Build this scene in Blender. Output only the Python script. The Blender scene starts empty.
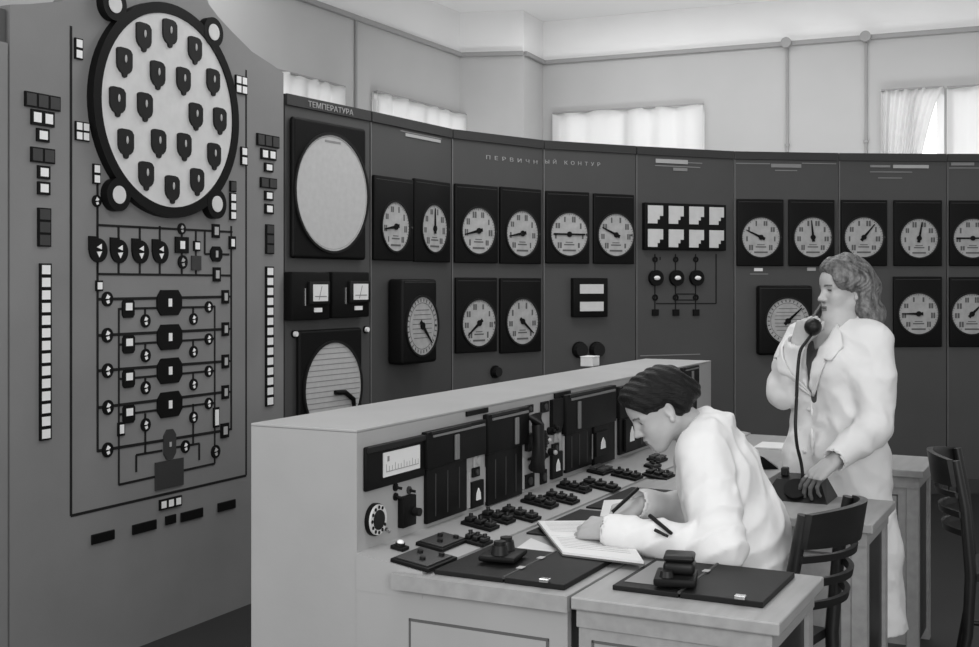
import bpy, bmesh, math, random
import numpy as np
from mathutils import Vector, Matrix, Euler
from mathutils.bvhtree import BVHTree

random.seed(7)
SC = bpy.context.scene
COL = SC.collection
F = 1200.0            # focal length in pixels of the 979 px wide frame
CX, HY = 489.5, 284.0 # principal column, horizon row
CAMZ = 1.5
PI = math.pi


# ------------------------------------------------------------------ materials
def mat(name, g, rough=0.6, metal=0.0, var=0.0, scale=6.0, bump=0.0, bscale=60.0, spec=0.5, trans=0.0, stretch=None):
    m = bpy.data.materials.new(name)
    m.use_nodes = True
    nt = m.node_tree
    b = nt.nodes['Principled BSDF']
    col = (g, g, g, 1) if not isinstance(g, tuple) else g
    b.inputs['Base Color'].default_value = col
    b.inputs['Roughness'].default_value = rough
    b.inputs['Metallic'].default_value = metal
    b.inputs['Specular IOR Level'].default_value = spec
    if var or bump:
        tc = nt.nodes.new('ShaderNodeTexCoord')
        mp = nt.nodes.new('ShaderNodeMapping')
        nt.links.new(tc.outputs['Object'], mp.inputs['Vector'])
        if stretch:
            mp.inputs['Scale'].default_value = stretch
    if var:
        n = nt.nodes.new('ShaderNodeTexNoise')
        n.inputs['Scale'].default_value = scale
        n.inputs['Detail'].default_value = 5
        nt.links.new(mp.outputs['Vector'], n.inputs['Vector'])
        r = nt.nodes.new('ShaderNodeValToRGB')
        lo, hi = max(0, g * (1 - var)), min(1, g * (1 + var))
        r.color_ramp.elements[0].position = 0.3
        r.color_ramp.elements[0].color = (lo, lo, lo, 1)
        r.color_ramp.elements[1].position = 0.7
        r.color_ramp.elements[1].color = (hi, hi, hi, 1)
        nt.links.new(n.outputs['Fac'], r.inputs['Fac'])
        nt.links.new(r.outputs['Color'], b.inputs['Base Color'])
    if bump:
        n2 = nt.nodes.new('ShaderNodeTexNoise')
        n2.inputs['Scale'].default_value = bscale
        n2.inputs['Detail'].default_value = 4
        nt.links.new(mp.outputs['Vector'], n2.inputs['Vector'])
        bp = nt.nodes.new('ShaderNodeBump')
        bp.inputs['Strength'].default_value = bump
        bp.inputs['Distance'].default_value = 0.01
        nt.links.new(n2.outputs['Fac'], bp.inputs['Height'])
        nt.links.new(bp.outputs['Normal'], b.inputs['Normal'])
    if trans:
        out = nt.nodes['Material Output']
        t = nt.nodes.new('ShaderNodeBsdfTranslucent')
        t.inputs['Color'].default_value = col
        mx = nt.nodes.new('ShaderNodeMixShader')
        mx.inputs['Fac'].default_value = trans
        nt.links.new(b.outputs['BSDF'], mx.inputs[1])
        nt.links.new(t.outputs['BSDF'], mx.inputs[2])
        nt.links.new(mx.outputs['Shader'], out.inputs['Surface'])
    return m


def emit(name, g, s):
    m = bpy.data.materials.new(name)
    m.use_nodes = True
    nt = m.node_tree
    nt.nodes.remove(nt.nodes['Principled BSDF'])
    e = nt.nodes.new('ShaderNodeEmission')
    e.inputs['Color'].default_value = (g, g, g, 1)
    e.inputs['Strength'].default_value = s
    nt.links.new(e.outputs['Emission'], nt.nodes['Material Output'].inputs['Surface'])
    return m


M = dict(
    board=mat('board_paint', 0.205, 0.55, var=0.08, scale=2.5, bump=0.03, bscale=90),
    panel=mat('panel_paint', 0.062, 0.5, var=0.07, scale=2.5, bump=0.03, bscale=90),
    strip=mat('panel_cornice', 0.03, 0.5),
    seam=mat('seam_trim', 0.17, 0.5),
    black=mat('black_enamel', 0.005, 0.5, bump=0.03, bscale=120, spec=0.15),
    black2=mat('black_bakelite', 0.010, 0.42, spec=0.25),
    dark=mat('dark_grey', 0.035, 0.5),
    line=mat('mimic_line', 0.012, 0.7, spec=0.2),
    dial=mat('dial_enamel', 0.40, 0.6, var=0.12, scale=25),
    chart=mat('chart_paper', 0.47, 0.8, var=0.05, scale=30),
    disc=mat('disc_enamel', 0.62, 0.6, var=0.05, scale=20),
    white=mat('white_lamp_glass', 0.85, 0.35),
    plate=mat('name_plate', 0.42, 0.5),
    paleletter=mat('pale_letter', 0.36, 0.6),
    dimletter=mat('dim_letter', 0.24, 0.6),
    steel=mat('bright_steel', 0.6, 0.25, metal=0.9),
    console=mat('console_paint', 0.36, 0.5, var=0.06, scale=3, bump=0.03, bscale=80),
    desk=mat('desk_wood', 0.32, 0.45, var=0.10, scale=5, bump=0.03, bscale=50, stretch=(1, 6, 6)),
    paper=mat('paper', 0.72, 0.8, var=0.03, scale=12),
    ink=mat('ink_line', 0.10, 0.8),
    leather=mat('mat_leather', 0.008, 0.55, spec=0.2, var=0.2, scale=14, bump=0.05, bscale=150),
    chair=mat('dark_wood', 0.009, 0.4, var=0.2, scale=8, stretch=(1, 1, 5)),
    wall=mat('wall_paint_lower', 0.385, 0.85, var=0.05, scale=1.2, bump=0.03, bscale=25),
    wallup=mat('wall_paint_upper', 0.68, 0.9, var=0.03, scale=1.0),
    rail=mat('rail_paint', 0.26, 0.7),
    ceil=mat('ceiling_paint', 0.74, 0.9),
    floor=mat('floor_linoleum', 0.013, 0.45, var=0.15, scale=3),
    curtain=mat('curtain_cloth', 0.75, 0.9, trans=0.5, bump=0.04, bscale=200),
    pane=emit('daylight_pane', 0.95, 2.2),
    coat=mat('coat_cotton', 0.70, 0.85, bump=0.06, bscale=260, spec=0.1),
    skin=mat('skin', 0.42, 0.55, var=0.06, scale=30),
    lips=mat('lips', 0.17, 0.5),
    eye=mat('eye', 0.05, 0.3),
    brow=mat('brow', 0.13, 0.8),
    hair_dark=mat('hair_dark', 0.007, 0.5, bump=0.5, bscale=70, stretch=(1, 4, 4), spec=0.2),
    hair_fair=mat('hair_fair', 0.13, 0.5, var=0.75, scale=34, bump=0.8, bscale=60, stretch=(1.5, 1.5, .7)),
    dress=mat('dress', 0.06, 0.8),
    stocking=mat('stocking', 0.12, 0.7),
    shoe=mat('shoe', 0.015, 0.4),
)


# ------------------------------------------------------------------ mesh builder
class MB:
    def __init__(s):
        s.bm = bmesh.new()

    def _mi(s, faces, mi):
        for f in faces:
            f.material_index = mi

    def box(s, x0, x1, y0, y1, z0, z1, bev=0.0, seg=2, mi=0):
        vs = [s.bm.verts.new((x, y, z)) for x in (x0, x1) for y in (y0, y1) for z in (z0, z1)]
        q = [(0, 1, 3, 2), (4, 6, 7, 5), (0, 4, 5, 1), (2, 3, 7, 6), (0, 2, 6, 4), (1, 5, 7, 3)]
        fs = [s.bm.faces.new([vs[i] for i in f]) for f in q]
        s._mi(fs, mi)
        if bev > 0:
            es = list({e for f in fs for e in f.edges})
            bmesh.ops.bevel(s.bm, geom=es, offset=bev, segments=seg, profile=0.5, affect='EDGES')
        return s

    def prism(s, poly, y0, y1, mi=0):
        """polygon in x-z extruded from y0 to y1"""
        a = [s.bm.verts.new((x, y0, z)) for x, z in poly]
        b = [s.bm.verts.new((x, y1, z)) for x, z in poly]
        n = len(poly)
        fs = [s.bm.faces.new(a), s.bm.faces.new(b[::-1])]
        for i in range(n):
            j = (i + 1) % n
            fs.append(s.bm.faces.new((a[j], a[i], b[i], b[j])))
        s._mi(fs, mi)
        return s

    def cyl(s, cx, cz, r, y0, y1, seg=32, r2=None, rz=None, mi=0):
        r2 = r if r2 is None else r2
        k = 1.0 if rz is None else rz / r
        pts = [(math.cos(2 * PI * i / seg), math.sin(2 * PI * i / seg) * k) for i in range(seg)]
        a = [s.bm.verts.new((cx + r * c, y0, cz + r * d)) for c, d in pts]
        b = [s.bm.verts.new((cx + r2 * c, y1, cz + r2 * d)) for c, d in pts]
        fs = [s.bm.faces.new(a), s.bm.faces.new(b[::-1])]
        for i in range(seg):
            j = (i + 1) % seg
            fs.append(s.bm.faces.new((a[j], a[i], b[i], b[j])))
        s._mi(fs, mi)
        return s

    def ring(s, cx, cz, ri, ro, y0, y1, seg=40, mi=0):
        L = []
        for r, y in ((ro, y1), (ro, y0), (ri, y0), (ri, y1)):
            L.append([s.bm.verts.new((cx + r * math.cos(2 * PI * i / seg), y, cz + r * math.sin(2 * PI * i / seg))) for i in range(seg)])
        fs = []
        for k in range(4):
            a, b = L[k], L[(k + 1) % 4]
            for i in range(seg):
                j = (i + 1) % seg
                fs.append(s.bm.faces.new((a[i], a[j], b[j], b[i])))
        s._mi(fs, mi)
        return s

    def vcyl(s, cx, cy, r, z0, z1, seg=20, r2=None, mi=0):
        r2 = r if r2 is None else r2
        a = [s.bm.verts.new((cx + r * math.cos(2 * PI * i / seg), cy + r * math.sin(2 * PI * i / seg), z0)) for i in range(seg)]
        b = [s.bm.verts.new((cx + r2 * math.cos(2 * PI * i / seg), cy + r2 * math.sin(2 * PI * i / seg), z1)) for i in range(seg)]
        fs = [s.bm.faces.new(a[::-1]), s.bm.faces.new(b)]
        for i in range(seg):
            j = (i + 1) % seg
            fs.append(s.bm.faces.new((a[i], a[j], b[j], b[i])))
        s._mi(fs, mi)
        return s

    def bar(s, p0, p1, w, y0, y1, mi=0):
        """a straight strip in x-z of width w"""
        dx, dz = p1[0] - p0[0], p1[1] - p0[1]
        l = math.hypot(dx, dz) or 1e-6
        nx, nz = -dz / l * w / 2, dx / l * w / 2
        return s.prism([(p0[0] + nx, p0[1] + nz), (p0[0] - nx, p0[1] - nz), (p1[0] - nx, p1[1] - nz), (p1[0] + nx, p1[1] + nz)], y0, y1, mi)

    def tube(s, pts, r, seg=8, mi=0):
        pts = [Vector(p) for p in pts]
        rs = r if isinstance(r, (list, tuple)) else [r] * len(pts)
        rings = []
        up = Vector((0, 0, 1))
        for i, p in enumerate(pts):
            t = (pts[min(i + 1, len(pts) - 1)] - pts[max(i - 1, 0)]).normalized()
            a = t.cross(up if abs(t.z) < 0.95 else Vector((1, 0, 0))).normalized()
            b = a.cross(t).normalized()
            rings.append([s.bm.verts.new(p + rs[i] * (a * math.cos(2 * PI * k / seg) + b * math.sin(2 * PI * k / seg))) for k in range(seg)])
        fs = []
        for i in range(len(rings) - 1):
            for k in range(seg):
                j = (k + 1) % seg
                fs.append(s.bm.faces.new((rings[i][k], rings[i][j], rings[i + 1][j], rings[i + 1][k])))
        fs.append(s.bm.faces.new(rings[0][::-1]))
        fs.append(s.bm.faces.new(rings[-1]))
        s._mi(fs, mi)
        return s

    def sphere(s, c, r, seg=16, mi=0):
        mtx = Matrix.Translation(c) @ Matrix.Diagonal((r, r, r, 1) if not isinstance(r, (tuple, list)) else (*r, 1))
        g = bmesh.ops.create_uvsphere(s.bm, u_segments=seg, v_segments=seg // 2, radius=1, matrix=mtx)
        s._mi({f for v in g['verts'] for f in v.link_faces}, mi)
        return s

    def solid(s, pts_lo, pts_hi, mi=0):
        """two matching polygons (lists of 3-D points), joined by walls"""
        a = [s.bm.verts.new(p) for p in pts_lo]
        b = [s.bm.verts.new(p) for p in pts_hi]
        n = len(a)
        fs = [s.bm.faces.new(a[::-1]), s.bm.faces.new(b)]
        for i in range(n):
            j = (i + 1) % n
            fs.append(s.bm.faces.new((a[i], a[j], b[j], b[i])))
        s._mi(fs, mi)
        return s

    def build(s, name, m, parent=None, smooth=None):
        bmesh.ops.recalc_face_normals(s.bm, faces=s.bm.faces[:])
        me = bpy.data.meshes.new(name)
        s.bm.to_mesh(me)
        s.bm.free()
        for x in (m if isinstance(m, (list, tuple)) else [m]):
            me.materials.append(M[x] if isinstance(x, str) else x)
        o = bpy.data.objects.new(name, me)
        COL.objects.link(o)
        if parent is not None:
            o.parent = parent
        if smooth:
            me.polygons.foreach_set('use_smooth', [True] * len(me.polygons))
            try:
                me.set_sharp_from_angle(angle=math.radians(smooth))
            except Exception:
                pass
        return o


def tag(o, label=None, cat=None, group=None, kind=None):
    if label: o['label'] = label
    if cat: o['category'] = cat
    if group: o['group'] = group
    if kind: o['kind'] = kind
    return o


def thing(name, label, cat, loc=(0, 0, 0), rot=(0, 0, 0), group=None):
    o = bpy.data.objects.new(name, None)
    COL.objects.link(o)
    o.location = loc
    o.rotation_euler = rot
    o.empty_display_size = 0.05
    return tag(o, label, cat, group)


def struct(o):
    o['kind'] = 'structure'
    return o


def ray(px, py):
    return ((px - CX) / F, 1.0, (HY - py) / F)


class Frame:
    """a vertical surface: local x along it, local y into it, z up; the room is at -y"""
    def __init__(s, p, ang):
        s.p = p
        s.a = ang
        s.d = (math.cos(ang), math.sin(ang))
        s.n = (math.sin(ang), -math.cos(ang))     # towards the room

    def sz(s, px, py, out=0.0):
        """where the line of sight of a photo point meets the surface (raised by out): distance along it, height"""
        ax, _, az = ray(px, py)
        qx, qy = s.p[0] + s.n[0] * out, s.p[1] + s.n[1] * out
        det = ax * -s.d[1] + s.d[0]
        # Y*ax = qx + t dx ; Y = qy + t dy
        t = (qx - ax * qy) / (ax * s.d[1] - s.d[0])
        Y = qy + t * s.d[1]
        return t, CAMZ + az * Y

    def at(s, t, z, out=0.0):
        return (s.p[0] + s.d[0] * t + s.n[0] * out, s.p[1] + s.d[1] * t + s.n[1] * out, z)

    def thing(s, name, label, cat, t, z, out=0.0, group=None):
        return thing(name, label, cat, s.at(t, z, out), (0, 0, s.a), group)


def text_part(string, name, m, parent, x0, z, size, y, width=None, spacing=1.0, depth=0.002):
    cu = bpy.data.curves.new('lettering', 'FONT')
    cu.body = string
    cu.size = size
    cu.space_character = spacing
    cu.extrude = depth / 2
    cu.resolution_u = 3
    to = bpy.data.objects.new('lettering', cu)
    COL.objects.link(to)
    dg = bpy.context.evaluated_depsgraph_get()
    me = bpy.data.meshes.new_from_object(to.evaluated_get(dg))
    bpy.data.objects.remove(to)
    n = len(me.vertices)
    co = np.empty(n * 3)
    me.vertices.foreach_get('co', co)
    co = co.reshape(-1, 3)
    w = co[:, 0].max() - co[:, 0].min()
    k = (width / w) if width else 1.0
    out = np.stack([x0 + (co[:, 0] - co[:, 0].min()) * k, y - co[:, 2], z + co[:, 1]], 1)
    me.vertices.foreach_set('co', out.ravel())
    me.materials.clear()
    me.materials.append(M[m])
    me.name = name
    o = bpy.data.objects.new(name, me)
    COL.objects.link(o)
    o.parent = parent
    return o


ORD = ['first', 'second', 'third', 'fourth', 'fifth', 'sixth', 'seventh', 'eighth', 'ninth', 'tenth', 'eleventh', 'twelfth', 'thirteenth', 'fourteenth', 'fifteenth', 'sixteenth', 'seventeenth', 'eighteenth']

# ------------------------------------------------------------------ camera
cam = bpy.data.cameras.new('camera')
camo = bpy.data.objects.new('camera', cam)
COL.objects.link(camo)
camo.location = (0, 0, CAMZ)
camo.rotation_euler = (PI / 2, 0, 0)
cam.sensor_width = 36
cam.lens = F / 979 * 36
cam.shift_y = -(323.5 - HY) / 979
cam.clip_start = 0.05
SC.camera = camo

# ------------------------------------------------------------------ room shell
LW0, LW1 = (-5.2, 1.38), (-0.27, 10.96)           # left wall in plan
PF0, PF1 = LW1, (0.31, 10.88)                      # front of the pillar
BW0, BW1 = (0.506, 11.35), (6.6, 8.72)             # back wall
RAILZ, CEILZ = 3.6, 3.98


def wall_run(name, p0, p1, thick=0.2):
    ang = math.atan2(p1[1] - p0[1], p1[0] - p0[0])
    L = math.hypot(p1[0] - p0[0], p1[1] - p0[1])
    fr = Frame(p0, ang)
    mb = MB()
    mb.box(0, L, 0, thick, 0, RAILZ, mi=0)
    mb.box(0, L, 0, thick, RAILZ, CEILZ, mi=1)
    o = mb.build(name, ['wall', 'wallup'])
    o.location = (p0[0], p0[1], 0)
    o.rotation_euler = (0, 0, ang)
    struct(o)
    r = MB().box(0, L, -0.035, 0.0, RAILZ - 0.03, RAILZ + 0.01, 0.006).build('trim_%d' % (1 + len([x for x in bpy.data.objects if x.name.startswith('trim_')])), 'rail')
    r.location = o.location
    r.rotation_euler = o.rotation_euler
    struct(r)
    return fr


FL = wall_run('wall_left', LW0, LW1)
wall_run('wall_pillar_front', PF0, PF1)
wall_run('wall_pillar_side', PF1, BW0)
FB = wall_run('wall_back', BW0, BW1)

o = MB().solid([(-7, -3, -0.1), (8, -3, -0.1), (8, 13, -0.1), (-7, 13, -0.1)], [(-7, -3, 0), (8, -3, 0), (8, 13, 0), (-7, 13, 0)]).build('floor', 'floor')
struct(o)
o = MB().solid([(-5.4, 2.2, CEILZ), (8, 2.2, CEILZ), (8, 13, CEILZ), (-5.4, 13, CEILZ)], [(-5.4, 2.2, CEILZ + .1), (8, 2.2, CEILZ + .1), (8, 13, CEILZ + .1), (-5.4, 13, CEILZ + .1)]).build('ceiling', 'ceil')
struct(o)


def curtain(fr, px0, px1, pytop, label, idx, folds=7, gather=0.0, zb=1.9):
    s0, z0 = fr.sz(px0, pytop[0], 0.06)
    s1, z1 = fr.sz(px1, pytop[1], 0.06)
    zt = (z0 + z1) / 2
    # the window behind it: frame with glazing bars and a daylit pane
    fm = MB()
    w = s1 - s0
    for a, b, c, d in ((0, w, zt - .06, zt + .0), (0, w, zb - .06, zb), (0, .06, zb, zt), (w - .06, w, zb, zt), (w / 2 - .03, w / 2 + .03, zb, zt)):
        fm.box(a, b, -0.012, -0.001, c, d)
    wo = fm.build('window_%d' % idx, 'ceil')
    wo.location = fr.at(s0, 0)
    wo.rotation_euler = (0, 0, fr.a)
    struct(wo)
    pn = MB().box(0.02, w - .02, -0.004, -0.0015, zb, zt - .02).build('window_pane', 'pane', wo)
    # the cloth
    bm = bmesh.new()
    nx, nz = 110, 22
    g = []
    for k in range(nz + 1):
        v = k / nz
        row = []
        for i in range(nx + 1):
            u = i / nx
            sag = -0.012 * math.sin(PI * u * 3) ** 2 * v
            amp = 0.012 + 0.012 * (1 - v)
            y = -0.055 + amp * math.sin(2 * PI * folds * u + 0.8 * math.sin(3 * u * PI) + 0.3 * (1 - v)) + 0.006 * math.sin(41 * u)
            uu = u
            if gather:
                # pulled towards one side lower down
                uu = u * (1 - gather * (1 - v) ** 0.7)
            row.append(bm.verts.new((uu * w, y, zb + .15 + (zt - zb - .15) * v + sag)))
        g.append(row)
    for k in range(nz):
        for i in range(nx):
            bm.faces.new((g[k][i], g[k][i + 1], g[k + 1][i + 1], g[k + 1][i]))
    me = bpy.data.meshes.new('curtain')
    bm.to_mesh(me)
    bm.free()
    me.polygons.foreach_set('use_smooth', [True] * len(me.polygons))
    me.materials.append(M['curtain'])
    c = thing('curtain', label, 'curtain', fr.at(s0, 0), (0, 0, fr.a))
    co = bpy.data.objects.new('cloth', me)
    COL.objects.link(co)
    co.parent = c
    md = co.modifiers.new('thickness', 'SOLIDIFY')
    md.thickness = 0.003
    MB().tube([(.0, -0.05, zt), (w, -0.05, zt)], 0.009).build('curtain_rod', 'rail', c, 40)
    for e in (0.02, w - .02):
        MB().box(e - .008, e + .008, -0.05, 0, zt - .008, zt + .008).build('rod_bracket', 'rail', c)
    return c


curtain(FL, 262, 346, (66, 86), 'white curtain on the left wall, partly behind the edge of the mimic board', 1, 6)
curtain(FL, 378, 467, (93, 113), 'short white curtain on the left wall next to the pillar', 2, 6)
curtain(FB, 552, 703, (111, 106), 'white curtain in three widths on the back wall beside the pillar', 3, 5)
curtain(FB, 881, 944, (89.5, 87.5), 'white curtain pulled aside in diagonal folds on the back wall at far right', 4, 7, gather=0.55)
# the bright neighbour of the pulled curtain
curtain(FB, 947, 1060, (87.5, 80), 'smooth bright white curtain at the right edge of the back wall', 5, 2)

for fr, px, pytop, lab in ((FB, 787, 42, 'thin conduit with a round junction box running down the back wall, left one of two'),
                           (FB, 866, 36, 'thin conduit with a round junction box running down the back wall, right one of two'),
                           (FL, 357, 20, 'thin vertical conduit on the left wall between two white curtains')):
    s, z = fr.sz(px, pytop, 0.02)
    t = fr.thing('conduit', lab, 'pipe', s, 0)
    MB().tube([(0, -0.012, 0.02), (0, -0.012, RAILZ - 0.03)], 0.011).build('pipe', 'rail', t, 40)
    if fr is FB:
        MB().cyl(0, RAILZ - .01, 0.045, -0.085, -0.036, 20).build('junction_box', 'rail', t, 40)
    MB().box(-.02, .02, -0.026, 0, 2.7, 2.72).build('pipe_clip', 'rail', t)
s, z = FB.sz(545, 130, 0.02)

# ------------------------------------------------------------------ mimic board
P1, P2 = (-1.4493, 4.959), (-1.1648, 5.540)
BANG = math.atan2(P2[1] - P1[1], P2[0] - P1[0])
FBd = Frame(P1, BANG)


def bz(px, py, out=0.0):
    return FBd.sz(px, py, out)


bs0 = bz(9, 300)[0]
bs1 = bz(283.5, 300)[0]
outline = [(bs0 + .004, 0.0), (bs1, 0.0)]
for px, py in ((283, 73), (273.5, 65.6), (252, 51.6), (230.5, 30), (217.6, 16), (209, 4.3)):
    outline.append(bz(px, py))
outline[2] = (bs1, outline[2][1])
zc = outline[-1][1]
sc_ = bz(163, 105)[0]
outline += [(sc_ + .22, zc + .12), (sc_ + .1, zc + .16), (sc_ - .1, zc + .16), (sc_ - .22, zc + .12)]
l1 = bz(62, 1)
l2 = bz(30, 4)
outline += [(l1[0] + .05, l1[1] + .05), l1, l2, (bs0 + .004, bz(9, 4.3)[1])]
board = thing('mimic_board', 'tall grey mimic board with a crest top, holding the big round display and process diagram', 'control panel', (P1[0], P1[1], 0), (0, 0, BANG))
MB().prism(outline, 0, 0.05).build('panel_sheet', 'board', board)

# neighbouring board section at the left edge of the picture
nb = thing('panel_section', 'narrow slice of a lower grey panel at the left picture edge beside the mimic board', 'control panel', (P1[0], P1[1], 0), (0, 0, BANG))
nb0 = bs0 - 0.75
ztn = bz(3, 42)[1]
MB().box(nb0, bs0 - .006, 0, 0.05, 0, ztn).build('panel_sheet', 'board', nb)
MB().box(nb0, bs0 - .006, 0.01, 0.05, ztn, bz(3, 8)[1]).build('cornice_strip', 'panel', nb)

LW = 0.0095   # width of a mimic line
lines = MB()


def ln(*pts, w=LW):
    q = [bz(*p) for p in pts]
    for a, b in zip(q, q[1:]):
        lines.bar(a, b, w, -0.003, 0)


# frame groove
fr_ = MB()
fp = [bz(70.8, 26), bz(72.5, 512), bz(243, 479), bz(248.3, 478), bz(246, 70)]
fp[1] = (fp[0][0], fp[1][1])
zb_ = (fp[1][1] + fp[2][1]) / 2
fr_.bar(fp[0], (fp[0][0], zb_), .011, -0.002, 0)
fr_.bar((fp[0][0], zb_), (fp[4][0], zb_), .011, -0.002, 0)
fr_.bar((fp[4][0], zb_), fp[4], .009, -0.002, 0)
fr_.build('border_groove', 'line', board)

ln((97.2, 184), (97.4, 452))
ln((97.2, 225), (232, 232))
ln((97.2, 274), (231, 275.5))
ln((231, 226), (231, 430))
for x in (97.2, 118.3, 139.5, 159.5):
    ln((x, 226), (x, 274))
ln((181.5, 230), (181.5, 275)); ln((195.6, 231), (195.6, 275)); ln((204.5, 231), (204.5, 254)); ln((204.5, 254), (229, 254.5))
GEN = [(168.6, 302.6), (168.9, 337), (168.9, 370.6), (168.9, 404.3)]
LCI = [(106.6, 299), (106.6, 335.2), (106.9, 370.6), (107.3, 407.4)]
HEX = [(224.5, 296.8), (224.6, 329.1), (224.6, 361.3), (224.5, 392)]
TNK = [(127.4, 308.6), (127.8, 344.2), (127.8, 378.5), (128, 413.9)]
CR = [(208.1, 306.9), (208.1, 339), (208.1, 371.2), (208.1, 403.4)]
CA = [(144.8, 320.8), (145, 355.5), (145, 387.7), (145, 424.8)]
CB = [(192.9, 319), (192.9, 351.7), (192.9, 384.5), (192.9, 417.3)]
for i in range(4):
    ln((97.4, LCI[i][1] + .3), HEX[i], w=.012)
    ln(TNK[i], CR[i])
    ln(CA[i], (CA[i][0], TNK[i][1] - .5)); ln(CB[i], (CB[i][0], CR[i][1] + .5))
    ln(HEX[i], (231, HEX[i][1] - .4))
    ln(CR[i], (214.5, CR[i][1] - .5))
    ln((118.6, TNK[i][1] + .5), TNK[i])
ln((118.6, 308), (118.6, 484.7), w=.008); ln((214.5, 306), (214.5, 463.5), w=.008)
ln((118.6, 484.7), (214.5, 463.5))
ln((97.4, 451), (224, 430.4), w=.012)
ln((224, 430.4), (231, 429))
ln((145, 424), (145, 454)); ln((162, 450.5), (136, 455), (136, 472)); ln((174, 447.6), (199, 443.5), (199, 460))
ln((192.9, 417), (192.9, 444))
lines.build('mimic_line', 'line', board)


def sym_circle(px, py, r, name='valve_symbol', mi='black', tone='white'):
    c = bz(px, py)
    o = MB().cyl(c[0], c[1], r, -0.007, -0.0005, 18).build(name, mi, board, 40)
    g = MB()
    g.prism([(c[0] - r * .42, c[1] + r * .05), (c[0] - r * .1, c[1] + r * .62), (c[0] + r * .4, c[1] + r * .3), (c[0] + r * .1, c[1] + r * .02)], -0.009, -0.0071)
    g.prism([(c[0] - r * .35, c[1] - r * .25), (c[0] + r * .2, c[1] - r * .12), (c[0] + r * .3, c[1] - r * .5), (c[0] - r * .1, c[1] - r * .65)], -0.009, -0.0071)
    g.build('position_mark', tone, o)
    return o


def sym_rect(px, py, w, h, name, m='black', win=None, wm='white', bev=0.0, d=0.008, fr=None):
    c = bz(px, py)
    if fr:
        k = bev
        poly = [(c[0] - w / 2, c[1] - h / 2 + k), (c[0] - w / 2 + k * .8, c[1] - h / 2), (c[0] + w / 2 - k * .8, c[1] - h / 2), (c[0] + w / 2, c[1] - h / 2 + k),
                (c[0] + w / 2, c[1] + h / 2 - k), (c[0] + w / 2 - k * .8, c[1] + h / 2), (c[0] - w / 2 + k * .8, c[1] + h / 2), (c[0] - w / 2, c[1] + h / 2 - k)]
        o = MB().prism(poly, -d, -0.0005).build(name, m, board)
    else:
        o = MB().box(c[0] - w / 2, c[0] + w / 2, -d, -0.0005, c[1] - h / 2, c[1] + h / 2, min(bev, .004)).build(name, m, board)
    if win:
        ww, wh, oz = win
        MB().box(c[0] - ww / 2, c[0] + ww / 2, -d - .003, -d - .0002, c[1] + oz - wh / 2, c[1] + oz + wh / 2).build('lamp_window', wm, o)
    return o


for i in range(4):
    sym_circle(*LCI[i], .030); sym_circle(*CA[i], .028); sym_circle(*CB[i], .026); sym_circle(*CR[i], .026)
    sym_rect(*HEX[i], .036 * 1.3, .062, 'relay_symbol', win=(.020, .034, 0), wm='plate')
    sym_rect(*GEN[i], .155, .108, 'pump_symbol', win=(.020, .034, 0), bev=.03, fr=1)
    c = sym_rect(*TNK[i], .068, .075, 'tank_symbol', win=(.036, .03, .008), bev=.012, fr=1)
sym_circle(106.9, 449.8, .030); sym_circle(215, 451.5, .03, tone='plate'); sym_circle(184.7, 446.5, .028); sym_circle(181, 228.8, .025, tone='plate')
sym_circle(182, 262, .03, tone='plate'); sym_circle(96, 201, .024)
sym_rect(224, 430.4, .055, .066, 'relay_symbol', win=(.026, .036, 0), wm='plate')
sym_rect(215, 231, .05, .062, 'relay_symbol', win=(.026, .036, 0), wm='plate')
sym_rect(231.5, 242.8, .046, .06, 'relay_symbol', win=(.022, .034, 0))
sym_rect(216, 274.4, .05, .064, 'relay_symbol', win=(.022, .036, 0), wm='plate')
sym_rect(181, 245, .085, .07, 'feeder_symbol', win=(.028, .034, 0))
sym_rect(196, 246, .042, .044, 'feeder_symbol', win=(.028, .03, 0))
sym_rect(195.4, 263, .062, .064, 'feeder_symbol', 'dark')
sym_rect(215.4, 254, .08, .068, 'pump_symbol', bev=.02, fr=1, win=(.014, .03, 0), wm='plate')
sym_rect(98.3, 285.8, .036, .042, 'lamp_symbol', win=(.024, .028, 0))
sym_rect(215.4, 417.3, .038, .09, 'lamp_symbol', win=(.024, .07, 0))
sym_rect(120.3, 429, .038, .055, 'lamp_symbol', win=(.022, .036, 0))
sym_rect(168.9, 444.2, .075, .128, 'vessel_symbol', 'dark', bev=.025, fr=1, win=(.012, .02, .0), wm='plate')
sym_rect(168.6, 473.8, .175, .118, 'vessel_symbol', 'dark')
for x, y in ((97.2, 250.3), (118.3, 251.4), (139.5, 252), (159.5, 252.4)):
    c = bz(x, y)
    mb = MB().cyl(c[0], c[1], .048, -0.009, -0.0005, 22)
    mb.box(c[0] - .05, c[0], -0.0085, -0.0005, c[1] + .0, c[1] + .055)
    o = mb.build('turbine_symbol', 'black', board, 40)
    g = MB()
    g.prism([(c[0] - .012, c[1] + .012), (c[0] + .014, c[1] + .026), (c[0] + .014, c[1] + .004)], -0.011, -0.0092)
    g.prism([(c[0] - .012, c[1] - .006), (c[0] + .016, c[1] - .004), (c[0] + .002, c[1] - .028)], -0.011, -0.0092)
    g.build('position_mark', 'white', o)


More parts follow.
